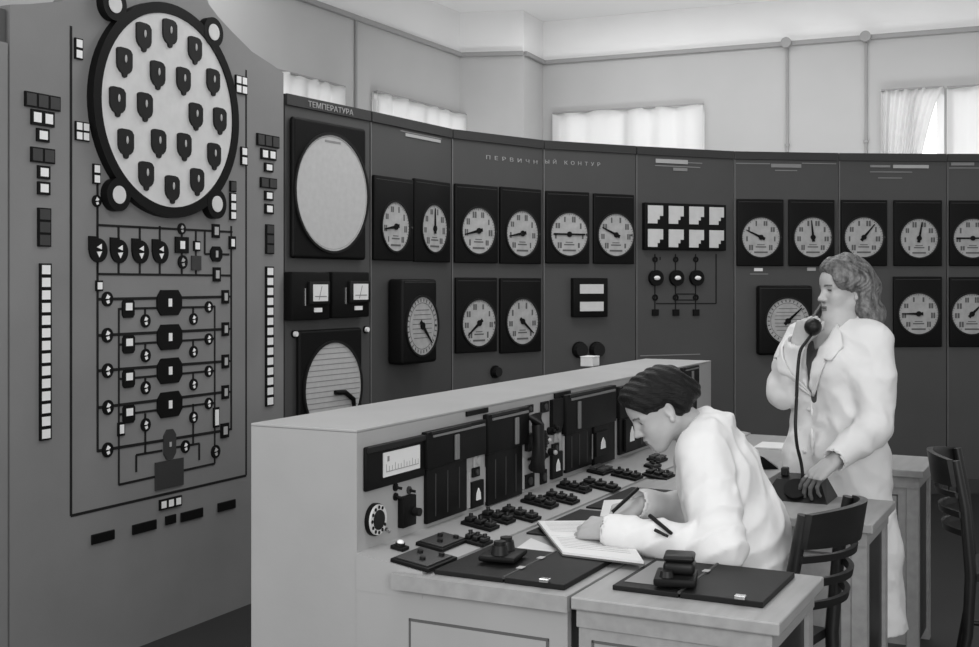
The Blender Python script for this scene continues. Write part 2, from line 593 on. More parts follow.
def block(px0, px1, py0, py1, rows, cols, m='black', wm='white', name='indicator_block', gap=.18, slant=0):
    """an indicator block on the board: housing with rows x cols windows"""
    s0, s1 = bz(px0, (py0 + py1) / 2)[0], bz(px1, (py0 + py1) / 2)[0]
    pxm = (px0 + px1) / 2
    z1, z0 = bz(pxm, py0)[1], bz(pxm, py1)[1]
    o = MB().box(s0, s1, -0.009, -0.0005, z0, z1).build(name, m, board)
    cw, ch = (s1 - s0) / cols, (z1 - z0) / rows
    for r in range(rows):
        for c in range(cols):
            a, b = s0 + cw * c, z0 + ch * r
            MB().box(a + cw * gap, a + cw * (1 - gap), -0.011, -0.0092, b + ch * gap, b + ch * (1 - gap)).build('lamp_window', wm, o)
    return o


def plates(px0, px1, py0, py1, rows, cols):
    return block(px0, px1, py0, py1, rows, cols, 'black', 'dark', 'sign_block', .1)


# left column of signs and lamps
plates(23.7, 59, 94, 109, 1, 3)
block(30, 53, 110.6, 126, 1, 2)
block(35.6, 48, 128.7, 142, 1, 1)
plates(29.8, 53.5, 148, 163, 1, 2)
block(36.6, 48.8, 165.8, 179, 1, 1)
block(36.6, 48.8, 181.8, 194.8, 1, 1)
plates(36.8, 49.6, 208, 246.6, 3, 1)
block(38.6, 50, 263.4, 440, 14, 1, gap=.14)
# right column
plates(256, 278, 135, 147, 1, 3)
block(260, 275, 149, 160, 1, 2)
block(263.6, 272, 163, 172, 1, 1)
plates(259.5, 275.6, 178, 188.3, 1, 2)
block(263.8, 272, 191, 200.5, 1, 1)
block(264, 272.4, 204, 214, 1, 1)
plates(264.9, 272.8, 224.5, 254, 3, 1)
block(264.8, 272.6, 266.5, 406, 14, 1, gap=.14)
# around the round display
block(73.8, 81.5, 38.5, 59.5, 2, 1, gap=.13)
block(74.3, 88, 122, 141, 2, 2, gap=.12)
block(234.5, 246, 76, 94, 2, 2, gap=.12)
block(240, 246.2, 147, 165.5, 2, 1, gap=.13)
block(92, 99, 164, 184, 2, 1, gap=.13)
block(229, 235, 193, 220, 3, 1, gap=.13)
plates(229, 235, 181, 192, 1, 1)
# name plates and lamps low on the board
for x0, x1, y0, y1 in ((90.5, 113.5, 532, 542), (131.5, 155.5, 522, 532), (180, 202, 510, 519.5), (217, 234.5, 501, 510), (164.5, 175, 515, 524)):
    s0, s1 = bz(x0, y0)[0], bz(x1, y0)[0]
    z1, z0 = bz((x0 + x1) / 2, y0)[1], bz((x0 + x1) / 2, y1)[1]
    MB().box(s0, s1, -0.009, -0.0005, z0, z1, .003).build('name_plate', 'black', board)
block(158.5, 180.5, 497.5, 508, 1, 3)

# the round display
DP = 0.036
ds0, ds1 = bz(103.9, 110, DP)[0], bz(231.5, 110, DP)[0]
dzt, dzb = bz(163, 8.8, DP)[1], bz(172, 210, DP)[1]
dcs, dcz = (ds0 + ds1) / 2, (dzt + dzb) / 2
dr = ((ds1 - ds0) + (dzt - dzb)) / 4
print('disc radius', (ds1 - ds0) / 2, (dzt - dzb) / 2)
rd = FBd.thing('round_display', 'big round white display with eighteen black shield markers in a black lobed ring', 'display', dcs, dcz)
mb = MB()
mb.ring(0, 0, dr, dr + .044, -DP, -0.001, 72)
ring_o = mb.build('bezel_ring', 'black', rd, 40)
MB().cyl(0, 0, dr - .001, -DP + .006, -0.001, 72).build('display_disc', 'disc', rd, 40)
for px, py in ((115, 4), (213.7, 32.2), (119, 194.8), (217, 204)):
    s, z = bz(px, py, DP)
    x, zz = s - dcs, z - dcz
    l = MB()
    l.cyl(x, zz, .066, -DP - .001, -0.001, 28)
    l = l.build('ring_lug', 'black', rd, 40)
    MB().cyl(x, zz, .036, -DP - .004, -DP - .0012, 24).build('lug_lamp', 'disc', l, 40)
SH = [(143.8, 36.5), (169.9, 32.7), (195, 49.9), (124.5, 61.7), (157.8, 74.6), (183.6, 80.6), (213.3, 81.7), (117.6, 101), (145.1, 106.4), (196, 116), (220, 120.4),
      (125.9, 142.9), (158.8, 142.9), (184.4, 146.3), (214.3, 155.8), (146.3, 175.2), (172.4, 188.8), (197.3, 181.3)]
for px, py in SH:
    s, z = bz(px, py, DP)
    x, zz = s - dcs, z - dcz
    w, h = .043, .056
    poly = [(-w, h * .82), (-w * .85, h * .95), (-w * .6, h), (w * .35, h * .99), (w * .75, h * .9), (w, h * .66), (w, -h * .30), (w * .88, -h * .58), (w * .6, -h * .78), (w * .34, -h * .86), (w * .26, -h * 1.08), (w * .05, -h * 1.15), (-w * .22, -h * 1.08), (-w * .3, -h * .86), (-w * .62, -h * .74), (-w * .9, -h * .48), (-w, -h * .2)]
    g = MB().prism([(x + a, zz + b) for a, b in poly], -DP - .004, -DP + .0055).build('channel_marker', 'black2', rd)
    MB().sphere((x + .004, -DP - .005, zz + .012), (.006, .004, .016), 12).build('marker_highlight', 'plate', g, 60)  # pale bead stands in for the highlight on the black marker

# ------------------------------------------------------------------ curved instrument panel: flat sections end to end
PTOP = 2.434


def pt_at(px, ytop):
    Y = (PTOP - CAMZ) * F / (HY - ytop)
    return ((px - CX) / F * Y, Y)


CORN = [pt_at(284.5, 93.3), pt_at(370, 111.3), pt_at(451.5, 129.2), pt_at(543, 140.4), pt_at(635.8, 146.2), pt_at(734, 151.4), pt_at(838.5, 153.2), pt_at(946.8, 154.0)]
CORN.append((CORN[-1][0] + .78, CORN[-1][1] + .0))
SEC = []
SECLAB = ['first curved panel section next to the mimic board, with the big round charts', 'curved panel section left of the lettering, with two dials and a deep ring dial',
          'panel section with two rows of two dials under the lettering', 'panel section with two dials above a double white window and two round knobs',
          'panel section with eight white windows and a small process diagram', 'dark panel section with two dials above a large recorder, left of the standing woman',
          'dark panel section directly behind the standing woman', 'dark panel section at the right edge of the picture']
for i in range(8):
    p, q = CORN[i], CORN[i + 1]
    a = math.atan2(q[1] - p[1], q[0] - p[0])
    L = math.hypot(q[0] - p[0], q[1] - p[1])
    fr = Frame(p, a)
    fr.L = L
    SEC.append(fr)
    t = thing('instrument_panel', SECLAB[i], 'control panel', (p[0], p[1], 0), (0, 0, a), 'curved instrument panel sections')
    fr.root = t
    e = 0.004
    MB().box(e, L - e, 0.0, 0.04, 0, PTOP - .055).build('panel_sheet', 'panel', t)
    MB().box(e + .002, L - e - .002, -0.012, 0.05, PTOP - .054, PTOP).build('cornice_strip', 'strip', t)
    if i:
        MB().box(e, .009, -0.004, -0.0003, 0, PTOP - .058).build('edge_trim', 'seam', t)
    MB().box(e + .004, L - e - .004, -0.03, -0.0003, 0, 0.1).build('plinth', 'dark', t)


def rect(fr, x0, y0, x1, y1, out):
    """photo rectangle (front face) -> centre s, centre z, width, height"""
    s0, _ = fr.sz(x0, (y0 + y1) / 2, out)
    s1, _ = fr.sz(x1, (y0 + y1) / 2, out)
    xm = (x0 + x1) / 2
    _, z1 = fr.sz(xm, y0, out)
    _, z0 = fr.sz(xm, y1, out)
    return (s0 + s1) / 2, (z0 + z1) / 2, s1 - s0, z1 - z0


def dial_face(root, cx, cz, r, y, ang, seed, face='dial', ringdial=False, symmetric=False):
    rnd = random.Random(seed)
    f = MB().cyl(cx, cz, r, y, y + .006, 48).build('dial', face, root, 40)
    mk = MB()
    n = 8 if not ringdial else 30
    for k in range(n):
        a = math.radians(225 - 270 * k / (n - 1)) if not ringdial else 2 * PI * k / n
        c, s = math.cos(a), math.sin(a)
        if not ringdial:
            # printed figures around the scale
            q = r * .74
            w, h = r * (.085 + .03 * rnd.random()), r * (.11 + .03 * rnd.random())
            for dx in ((-.6, .6) if rnd.random() < .6 else (0,)):
                X, Z = cx + q * c + dx * w, cz + q * s
                mk.box(X - w * .45, X + w * .45, y - .001, y - .0002, Z - h, Z + h)
        else:
            mk.bar((cx + r * .84 * c, cz + r * .84 * s), (cx + r * .95 * c, cz + r * .95 * s), r * .05, y - .001, y - .0002)
    if not ringdial:
        for k in range(41):
            a = math.radians(235 - 290 * k / 40)
            c, s = math.cos(a), math.sin(a)
            q = .93 if k % 5 else .89
            mk.bar((cx + r * q * c, cz + r * q * s), (cx + r * .985 * c, cz + r * .985 * s), r * .022, y - .001, y - .0002)
        mk.box(cx - r * .36, cx + r * .36, y - .001, y - .0002, cz - r * .80, cz - r * .72)
        mk.box(cx - r * .28, cx + r * .28, y - .001, y - .0002, cz - r * .52, cz - r * .46)
        mk.box(cx - r * .2, cx + r * .2, y - .001, y - .0002, cz - r * .40, cz - r * .36)
    else:
        mk.ring(cx, cz, r * .79, r * .81, y - .001, y - .0002, 40)
        for k in range(7):
            zz = cz + r * (.55 - .16 * k)
            hw = math.sqrt(max(.01, .6 - ((zz - cz) / r) ** 2)) * r * .8
            mk.box(cx - hw, cx + hw, y - .001, y - .0002, zz - .002, zz + .002)
    mk.build('scale_marking', 'ink', f)
    a = math.radians(ang)
    c, s = math.cos(a), math.sin(a)
    tail = .85 if symmetric else .22
    p = MB()
    b, e = (cx - r * tail * c, cz - r * tail * s), (cx + r * .86 * c, cz + r * .86 * s)
    nx, nz = -s * r * .06, c * r * .06
    if symmetric:
        p.bar(b, e, r * .085, y - .007, y - .004)
    else:
        p.prism([(b[0] + nx * 1.3, b[1] + nz * 1.3), (b[0] - nx * 1.3, b[1] - nz * 1.3), (e[0] - nx * .35, e[1] - nz * .35), (e[0] + nx * .35, e[1] + nz * .35)], y - .007, y - .004)
    p.cyl(cx, cz, r * .13, y - .008, y - .001, 16)
    p.build('pointer', 'black', f)
    return f


def meter(fr, box, dia, ang, label, dep=0.024, group=None, big=False, sym=False, out_d=0.012, aspect=1.0, ringdial=False, rscale=1.0):
    """a dial instrument in a black rectangular case: box = photo rect of the case, dia = photo rect of the dial"""
    s, z, w, h = rect(fr, *box, dep)
    ds, dz, dw, dh = rect(fr, *dia, dep)
    w *= .97
    s0_ = s
    s = min(max(s, w / 2 + .0125), fr.L - w / 2 - .006)
    ds += s - s0_
    t = fr.thing('dial_meter', label, 'dial instrument', s, z, 0.0005, group)
    b = MB().box(-w / 2, w / 2, -dep, 0, -h / 2, h / 2, .006 if not big else .02, 3)
    cs = b.build('case', 'black', t, 35)
    r = dh / 2 * rscale
    cx, cz = ds - s, dz - z
    MB().ring(cx, cz, r, r * 1.07, -dep - .008, -dep + .002, 48).build('dial_ring', 'black2', cs, 40)
    # aspect corrected pointer angle
    a = math.radians(ang)
    a2 = math.degrees(math.atan2(math.sin(a), math.cos(a) / aspect))
    dial_face(t, cx, cz, r, -dep - .001, a2, int(box[0] * 7 + box[1]), symmetric=sym, ringdial=ringdial)
    # door seam and lock
    k = MB()
    k.bar((-w / 2 + .012, h / 2 - .02), (w / 2 - .012, h / 2 - .02), .003, -dep - .001, -dep + .0005)
    k.build('door_seam', 'dark', cs)
    MB().cyl(w / 2 - .025, cz, .007, -dep - .008, -dep + .0005, 12).build('lock', 'dark', cs)
    return t


A, B, C, D, E, Fp, G, H = SEC
UP = 'upper row of square-cased dials'
LO = 'lower row of square-cased dials'
meter(B, (372.5, 177, 412.5, 260.5), (381, 202, 406, 251), 195, 'leftmost dial of the upper row, pointer nearly level, next to the big round chart', group=UP, aspect=.56)
meter(B, (414.5, 180.5, 451, 262), (422.5, 205, 446, 252), 90, 'upper row dial with its pointer upright, second from the left', group=UP, aspect=.56)
meter(C, (453.5, 184.8, 497.5, 263), (462, 208, 491.5, 253.5), 197, 'upper row dial under the first letters of the long lettering, third from the left', group=UP, aspect=.68)
meter(C, (500.5, 188, 542, 263.8), (508.5, 211, 535.5, 256), 193, 'upper row dial under the middle of the long lettering, fourth from the left', group=UP, aspect=.68)
meter(D, (545.5, 191.5, 590, 263.5), (554, 213, 583.5, 255.5), 180, 'upper row dial with a level bar across its whole face, fifth from the left', group=UP, aspect=.8, sym=True)
meter(D, (593.5, 194, 635, 263.8), (602, 214, 629.5, 255.8), 151, 'upper row dial next to the eight white windows, pointer up to the left', group=UP, aspect=.8)
meter(Fp, (736.5, 199, 784.5, 266), (742.5, 217.5, 779, 257), 155, 'upper row dial right of the eight white windows, above a tiny white plate', group=UP)
meter(Fp, (788.5, 199.5, 835.5, 266), (795.5, 217.5, 830, 257), 96, 'upper row dial with upright pointer, just left of the standing woman\'s head', group=UP)
meter(G, (840.5, 199.8, 888, 266), (845.5, 217.5, 881.5, 257), 50, 'upper row dial directly above the standing woman\'s hair', group=UP)
meter(G, (893.5, 200, 943, 266), (901, 219, 937, 257.5), 80, 'upper row dial right of the standing woman\'s head, pointer almost upright', group=UP)
meter(H, (949, 200.3, 997, 266), (954, 219, 991, 257.5), 180, 'upper row dial cut by the right picture edge, pointer level', group=UP, sym=True)
meter(C, (456, 277.5, 498, 352.5), (465, 300, 492.5, 346), 228, 'lower row dial with pointer down to the left, in the pair under the long lettering', group=LO, aspect=.68)
meter(C, (500.5, 278, 542, 352.5), (508.5, 299, 536, 344), 311, 'lower row dial with pointer down to the right, in the pair under the long lettering', group=LO, aspect=.68)
meter(G, (893, 276.5, 943, 347), (899, 293.5, 938, 334), 180, 'dim lower row dial beside the standing woman\'s shoulder', group=LO)
meter(H, (949, 277, 997, 347), (952.5, 294, 991, 334), 45, 'dim lower row dial cut by the right picture edge, pointer slanting up', group=LO)
meter(B, (403, 279, 438, 363.5), (405.5, 297, 438, 355), 299, 'deep black dial with a striped pale face, below the upper row at left', dep=0.11, big=True, aspect=.56, ringdial=True)
meter(Fp, (758, 285.5, 814, 355), (766.5, 298.5, 809, 343.5), 42, 'large round recorder in a black case behind the handset of the standing woman', dep=0.07, big=True, ringdial=True)


def round_chart(fr, box, dia, label, lines_=False, dep=0.032):
    s, z, w, h = rect(fr, *box, dep)
    ds, dz, dw, dh = rect(fr, *dia, dep)
    t = fr.thing('chart_recorder', label, 'chart recorder', s, z, 0.0005, 'round chart recorders on the curved panel')
    c = MB().box(-w / 2, w / 2, -dep, 0, -h / 2, h / 2, .0).build('case', 'black', t)
    bv = c.modifiers.new('rounding', 'BEVEL')
    bv.width = .06
    bv.segments = 5
    bv.limit_method = 'ANGLE'
    cx, cz = ds - s, dz - z
    r = dh / 2
    rx = dw / 2 * 1.1
    ring = MB().ring(cx, cz, min(r, rx * 1.06), min(r, rx * 1.06) + .012, -dep - .01, -dep + .001, 60).build('chart_ring', 'black2', c, 40)
    ch = MB().cyl(cx, cz, min(r, rx * 1.06), -dep - .003, -dep + .001, 60).build('chart_disc', 'chart', t, 40)
    rr = min(r, rx * 1.06)
    if lines_:
        k = MB()
        n = 17
        for i in range(1, n):
            zz = cz + rr * (1 - 2 * i / n)
            hw = math.sqrt(max(0, rr * rr - (zz - cz) ** 2)) * .96
            k.box(cx - hw, cx + hw, -dep - .0038, -dep - .0031, zz - .0022, zz + .0022)
        k.build('chart_ruling', 'dimletter', ch)
        p = MB()
        p.tube([(cx + rr * .0, -dep - .012, cz - rr * .10), (cx + rr * .35, -dep - .014, cz - rr * .12), (cx + rr * .66, -dep - .014, cz - rr * .30), (cx + rr * .70, -dep - .014, cz - rr * .55), (cx + rr * .70, -dep - .012, cz - rr * .95)], [.012, .014, .013, .009, .008], 8)
        p.build('pen_arm', 'black', t, 60)
    else:
        k = MB()
        k.box(cx - rr * .22, cx + rr * .22, -dep - .0038, -dep - .0031, cz + rr * .86, cz + rr * .90)
        k.ring(cx, cz, rr * .965, rr * .972, -dep - .0038, -dep - .0031, 60)
        k.build('chart_ruling', 'dimletter', ch)
    return t


round_chart(A, (293.5, 122.5, 366.5, 259), (300.3, 135, 362, 251), 'large blank round chart recorder, uppermost at the left end of the curved panel')
round_chart(A, (300, 329, 362.5, 428), (308.5, 341, 356.5, 435), 'ruled round chart recorder with a black pen arm, low behind the console top', True)
for k, (x0, x1, y0, y1) in enumerate(((292.5, 330, 272, 320), (332.5, 369.5, 272, 317.5))):
    dep = 0.06 if k == 0 else 0.055
    s, z, w, h = rect(A, x0, y0, x1, y1, dep)
    t = A.thing('strip_meter', ('left' if k == 0 else 'right') + ' one of two deep black boxes with small lit windows between the round charts', 'instrument', s, z, 0.0005, 'pair of black window instruments')
    c = MB().box(-w / 2, w / 2, -dep, 0, -h / 2, h / 2, .008).build('case', 'black', t, 35)
    wx = w * (.16 if k == 0 else .18)
    MB().box(wx - w * .27, wx + w * .27, -dep - .018, -dep + .001, h * -.17, h * .3, .004).build('window_hood', 'black2', c, 35)
    MB().box(wx - w * .2, wx + w * .2, -dep - .020, -dep - .0182, h * -.11, h * .24).build('scale_window', 'paper', c)
    k2 = MB()
    k2.bar((wx - w * .05, -h * .08), (wx + w * .03, h * .2), .004, -dep - .0212, -dep - .0202)
    k2.box(wx - w * .16, wx + w * .16, -dep - .0212, -dep - .0202, -h * .02, 0)
    k2.build('scale_marking', 'dimletter', c)
    MB().box(wx - w * .1, wx + w * .1, -dep - .006, -dep - .0002, -h * .34, -h * .25).build('name_plate', 'white', c)
    MB().box(wx - w * .36, wx - w * .34, -dep - .006, -dep - .0002, -h * .2, h * .16).build('latch', 'steel', c)
# small pilot lamps beside the ruled chart
for px, py, where in ((293.5, 334, 'left'), (365, 329.5, 'right')):
    s, z = A.sz(px, py)
    t = A.thing('pilot_lamp', 'tiny white pilot lamp at the upper %s of the ruled round chart' % where, 'lamp', s, z, 0.0005)
    MB().cyl(0, 0, .02, -.008, 0, 14).build('socket', 'black', t, 40)
    MB().cyl(0, 0, .013, -.022, -.0081, 14, r2=.014).build('lens', 'white', t, 40)

# double white window
s, z, w, h = rect(D, 573.5, 278, 608, 317, 0.04)
t = D.thing('signal_window', 'black box with two white bar windows one above the other', 'indicator', s, z, .0005)
c = MB().box(-w / 2, w / 2, -.04, 0, -h / 2, h / 2, .006).build('case', 'black', t, 35)
for zz in (.22, -.23):
    MB().box(-w * .32, w * .36, -.045, -.0402, h * (zz - .12), h * (zz + .12)).build('lamp_window', 'disc', c)
for k, px in enumerate((581.3, 598.3)):
    s, z = D.sz(px, 350, .03)
    t = D.thing('rotary_knob', ('left' if k == 0 else 'right') + ' one of two round black knobs low on the panel above the console top', 'knob', s, z, .0005, 'black rotary knobs')
    MB().cyl(0, 0, .055, -.012, 0, 24).build('scale_plate', 'black', t, 40)
    MB().cyl(0, 0, .045, -.045, -.0121, 12, r2=.05).build('grip', 'black2', t)
s, z = C.sz(498, 372, .03)
t = C.thing('rotary_knob', 'single small black knob low on the panel near the console top, below the lower dials', 'knob', s, z, .0005)
MB().cyl(0, 0, .04, -.012, 0, 20).build('scale_plate', 'black', t, 40)
MB().cyl(0, 0, .03, -.04, -.0121, 12).build('grip', 'black2', t)

# eight window annunciator
s, z, w, h = rect(E, 644.8, 203.6, 726.3, 250.2, 0.04)
t = E.thing('signal_board', 'black annunciator with two rows of four white notched windows', 'indicator', s, z, .0005)
c = MB().box(-w / 2, w / 2, -.04, 0, -h / 2, h / 2, .005).build('case', 'black', t, 35)
for r in range(2):
    for q in range(4):
        cx, cz = w * (-.375 + .25 * q), h * (.25 - .5 * r)
        a, b = w * .09, h * .19
        MB().prism([(cx - a, cz + b), (cx - a, cz - b), (cx + a * .25, cz - b), (cx + a * .25, cz - b * .55), (cx + a * .55, cz - b * .55), (cx + a * .55, cz - b * .15), (cx + a, cz - b * .15), (cx + a, cz + b)], -.045, -.0402).build('lamp_window', 'disc', c)
# the little process diagram under it
t = E.root
k = MB()


def eln(*pts, w=.008):
    q = [E.sz(*p) for p in pts]
    for a, b in zip(q, q[1:]):
        k.bar(a, b, w, -.003, -.0003)


for x in (654.8, 675.4, 695.5):
    eln((x, 254), (x, 313))
eln((716, 254), (716, 303.5), (656, 303.5)); eln((675, 294), (696, 294)); eln((675, 300), (696, 300))
eln((660, 257), (660, 260))
k.build('mimic_line', 'line', t)
for x in (654.8, 675.4, 695.5):
    s, z = E.sz(x, 278)
    o = MB().cyl(s, z, .054, -.03, -.0004, 22).build('lamp_socket', 'black', t, 40)
    MB().sphere((s, -.032, z), (.026, .012, .016), 12).build('lens', 'white', o, 60)
    for yy, r in ((259.5, .02), (297.5, .022)):
        s, z = E.sz(x, yy)
        MB().ring(s, z, r * .55, r, -.008, -.0004, 16).build('valve_symbol', 'black', t)
    s, z = E.sz(x, 312.5)
    MB().box(s - .024, s + .024, -.014, -.0004, z - .022, z + .022).build('push_button', 'black', t)


def nplate(fr, x0, x1, y0, y1, tone='plate', marks=0):
    s, z, w, h = rect(fr, x0, y0, x1, y1, 0)
    o = MB().box(s - w / 2, s + w / 2, -.005, -.0004, z - h / 2, z + h / 2).build('name_plate', tone, fr.root)
    return o


def rule(fr, x0, x1, y, tone='dimletter', h=.006, x=1):
    s, z, w, _ = rect(fr, x0, y - 1, x1, y + 1, 0)
    return MB().box(s - w / 2, s + w / 2, -.003, -.0004, z - h / 2, z + h / 2).build('title_rule', tone, fr.root)


nplate(E, 655.6, 687.5, 159.5, 163.5)
rule(E, 655, 700, 166.5); rule(E, 687, 702, 163); nplate(E, 673, 687, 168, 171, 'dimletter')
nplate(B, 405, 440, 136.5, 139.6)
rule(B, 400, 441, 134.8)
nplate(Fp, 771, 801, 164, 167.6, 'dimletter'); rule(Fp, 775, 797, 170.5); rule(Fp, 736, 770, 163.5); rule(Fp, 802, 836, 163.5)
nplate(G, 893, 928.5, 165, 168.3, 'plate'); nplate(G, 870, 890, 165.2, 167.4, 'dimletter'); rule(G, 870, 912, 172); rule(G, 878, 902, 178)
nplate(H, 951, 974, 162.5, 165.5, 'dimletter'); rule(H, 949, 979, 168)
nplate(Fp, 754, 762.5, 268, 271.2, 'white'); nplate(Fp, 807, 815.5, 267.5, 270.8, 'plate'); rule(Fp, 750, 768, 274)
rule(E, 640, 700, 355)

# lettering
s0, z0 = A.sz(306, 108.2)
s1, _ = A.sz(351, 117)
text_part('ТЕМПЕРАТУРА', 'lettering', 'paleletter', A.root, s0, PTOP - .044, .040, -.0145, width=s1 - s0)
for fr, st, x0, x1, y in ((C, 'ПЕРВИЧН', 486, 537, 156.5), (D, 'ЫЙ КОНТУР', 545, 600, 161)):
    s0, z0 = fr.sz(x0, y)
    s1, _ = fr.sz(x1, y)
    text_part(st, 'lettering', 'paleletter', fr.root, s0, z0 - .016, .034, -.0025, width=s1 - s0, spacing=2.0)

# ------------------------------------------------------------------ console and desks
UA = math.radians(63.0)
C0 = (-0.347, 3.14)
K = Frame(C0, UA)            # local x = along the console (u), local y = -v, the operator's side is at -y
CLEN = 3.2
ZD = 0.762                   # desk top height


def uv(u, v, z):
    return (C0[0] + K.d[0] * u + K.n[0] * v, C0[1] + K.d[1] * u + K.n[1] * v, z)


def uv_at(px, py, z):
    """point at height z seen at a photo pixel -> u, v"""
    Y = (z - CAMZ) * F / (HY - py)
    dx, dy = (px - CX) / F * Y - C0[0], Y - C0[1]
    return dx * K.d[0] + dy * K.d[1], dx * K.n[0] + dy * K.n[1]


con = thing('control_console', 'long pale grey control console with a flat top, running away from the camera', 'console', (C0[0], C0[1], 0), (0, 0, UA))
CW = .345
MB().box(0, CLEN, 0, CW, 0, 1.110).build('cabinet', 'console', con)
MB().box(-.001, CLEN + .001, -.001, CW + .001, 1.1105, 1.118, .002).build('top_sheet', 'console', con)
MB().box(0.0, .006, -.0, CW, 0.79, 1.0975).build('edge_trim', 'console', con) if False else None
kb = MB()
n_ = CLEN
kb.solid([(-.004, 0, .70), (-.004, 0, .797), (-.004, -.20, .768), (-.004, -.20, .70)], [(n_, 0, .70), (n_, 0, .797), (n_, -.20, .768), (n_, -.20, .70)])
kb.build('key_ledge', 'console', con)
dp = [(-.035, -.125), (-.035, -.612), (CLEN, -.612), (CLEN, -.2005), (-.005, -.2005), (-.005, -.125)]
MB().solid([(a, b, .724) for a, b in dp], [(a, b, .762) for a, b in dp]).build('desk_top', 'desk', con)
lp = MB()
lp.box(-.003, .02, -.60, -.0005, 0, .7215)
lp.build('end_panel', 'console', con)
ip = MB()
ip.box(-.0065, -.0035, -.545, -.168, .09, .640)
ipo = ip.build('inset_panel', 'console', con)
g = MB()
for a in ((-.552, -.161, .640, .647), (-.552, -.161, .083, .09)):
    g.box(-.0055, -.0032, a[0], a[1], a[2], a[3])
g.box(-.0055, -.0032, -.552, -.545, .083, .647); g.box(-.0055, -.0032, -.168, -.161, .083, .647)
g.build('panel_groove', 'ink', con)
MB().box(.05, CLEN - .05, -.16, -.02, .05, .695).build('knee_panel', 'dark', con)
MB().box(.30, .34, -.58, -.17, 0, .7215).build('pedestal_side', 'console', con)


def wing(u0, u1, label):
    w = thing('desk_wing', label, 'desk', uv(u0, .617, 0), (0, 0, UA), 'desk wings along the console')
    L = u1 - u0
    D_ = .495
    MB().box(-.03, L, -D_, -.002, .732, .762, .004).build('desk_top', 'desk', w)
    MB().box(-.012, L - .02, -D_ + .02, -.01, .688, .7315).build('apron', 'desk', w)
    MB().box(-.002, .018, -D_ + .07, -.012, .06, .6875).build('front_panel', 'desk', w)
    g = MB()
    for a in ((-D_ + .1, -.045, .652, .658), (-D_ + .1, -.045, .12, .126)):
        g.box(-.0045, -.0022, a[0], a[1], a[2], a[3])
    g.box(-.0045, -.0022, -D_ + .1, -D_ + .106, .12, .658); g.box(-.0045, -.0022, -.051, -.045, .12, .658)
    g.build('panel_groove', 'ink', w)
    for a, b in ((-D_ + .022, -D_ + .068), (-.06, -.014)):
        for x0, x1 in ((-.008, .038), (L - .07, L - .025)):
            if a > -.3 and x0 < 0:
                continue
            MB().box(x0, x1, a, b, 0, .6875).build('leg', 'desk', w)
    MB().box(.04, L - .072, -D_ + .034, -D_ + .05, .05, .6875).build('side_panel', 'chair', w)
    return w


W1 = wing(0.0, .442, 'desk wing at the near end of the console holding the right black leather pad')
W2 = wing(1.2, 1.625, 'desk wing beside the chair, carrying the telephone the standing woman touches')
W3 = wing(2.38, 2.78, 'far desk wing with white papers, mostly behind the standing woman')


def on_front(name, label, cat, box, out, group=None):
    s, z, w, h = rect(K, *box, out)
    return K.thing(name, label, cat, s, z, .0005, group), w, h


# recorder with white scale
t, w, h = on_front('scale_meter', 'black framed meter with a white scale at the near end of the console front', 'meter', (366.5, 441, 425, 484), .012)
c = MB().box(-w / 2, w / 2, -.012, 0, -h / 2, h / 2, .004).build('case', 'black', t, 35)
MB().box(-w * .5, w * .5, -.018, -.0122, h * .36, h * .5, .002).build('top_bar', 'black2', c)
MB().box(-w * .24, w * .39, -.015, -.0122, -h * .27, h * .29).build('scale_window', 'paper', c)
k = MB()
k.box(-w * .18, -w * .15, -.0162, -.0151, h * .08, h * .2)
for i in range(12):
    k.box(w * (-.2 + .05 * i), w * (-.195 + .05 * i), -.0158, -.0151, -h * .14, -h * (.03 if i % 3 else -.02))
k.box(-w * .2, w * .36, -.0158, -.0151, -h * .16, -h * .145)
k.build('scale_marking', 'dimletter', c)
# telephone dial
t, w, h = on_front('telephone_dial', 'round telephone dial with a bright ring of finger holes on the console front', 'dial', (368.5, 503.5, 387, 536), .015)
r = h / 2
MB().cyl(0, 0, r, -.012, 0, 36).build('base_plate', 'black', t, 40)
k = MB().ring(0, 0, r * .62, r * .93, -.018, -.0121, 36)
k.build('finger_wheel', 'disc', t, 40)
for i in range(10):
    a = math.radians(60 + 30 * i)
    MB().cyl(r * .78 * math.cos(a), r * .78 * math.sin(a), r * .11, -.0195, -.0181, 12).build('finger_hole', 'black', t)
MB().cyl(0, 0, r * .6, -.021, -.0121, 28).build('dial_hub', 'black2', t, 40)
MB().tube([(r * .8, -.02, -r * .72), (r * 1.05, -.022, -r * .9)], .006, 8).build('finger_stop', 'steel', t)
# box with knob
t, w, h = on_front('relay_box', 'small upright black box with a side knob beside the telephone dial', 'switch', (403.5, 496, 416.5, 526.5), .02)
c = MB().box(-w / 2, w / 2, -.02, 0, -h / 2, h / 2, .003).build('case', 'black', t, 35)
MB().cyl(w * .3, h * -.05, .012, -.04, -.0201, 12).build('knob', 'black2', t)
for k_, (px, py) in enumerate(((394.6, 487), (394.8, 496.5), (408.3, 490))):
    s, z = K.sz(px, py)
    t = K.thing('toggle_switch', ['upper one of two small toggles under the white scale meter', 'lower one of two small toggles under the white scale meter', 'small round button above the upright black box'][k_], 'switch', s, z, .0005)
    MB().cyl(0, 0, .011, -.005, 0, 14).build('collar', 'black' if k_ < 2 else 'dark', t, 40)
    MB().tube([(0, -.004, 0), (.006, -.02, -.004)], .004, 8).build('lever', 'black', t)


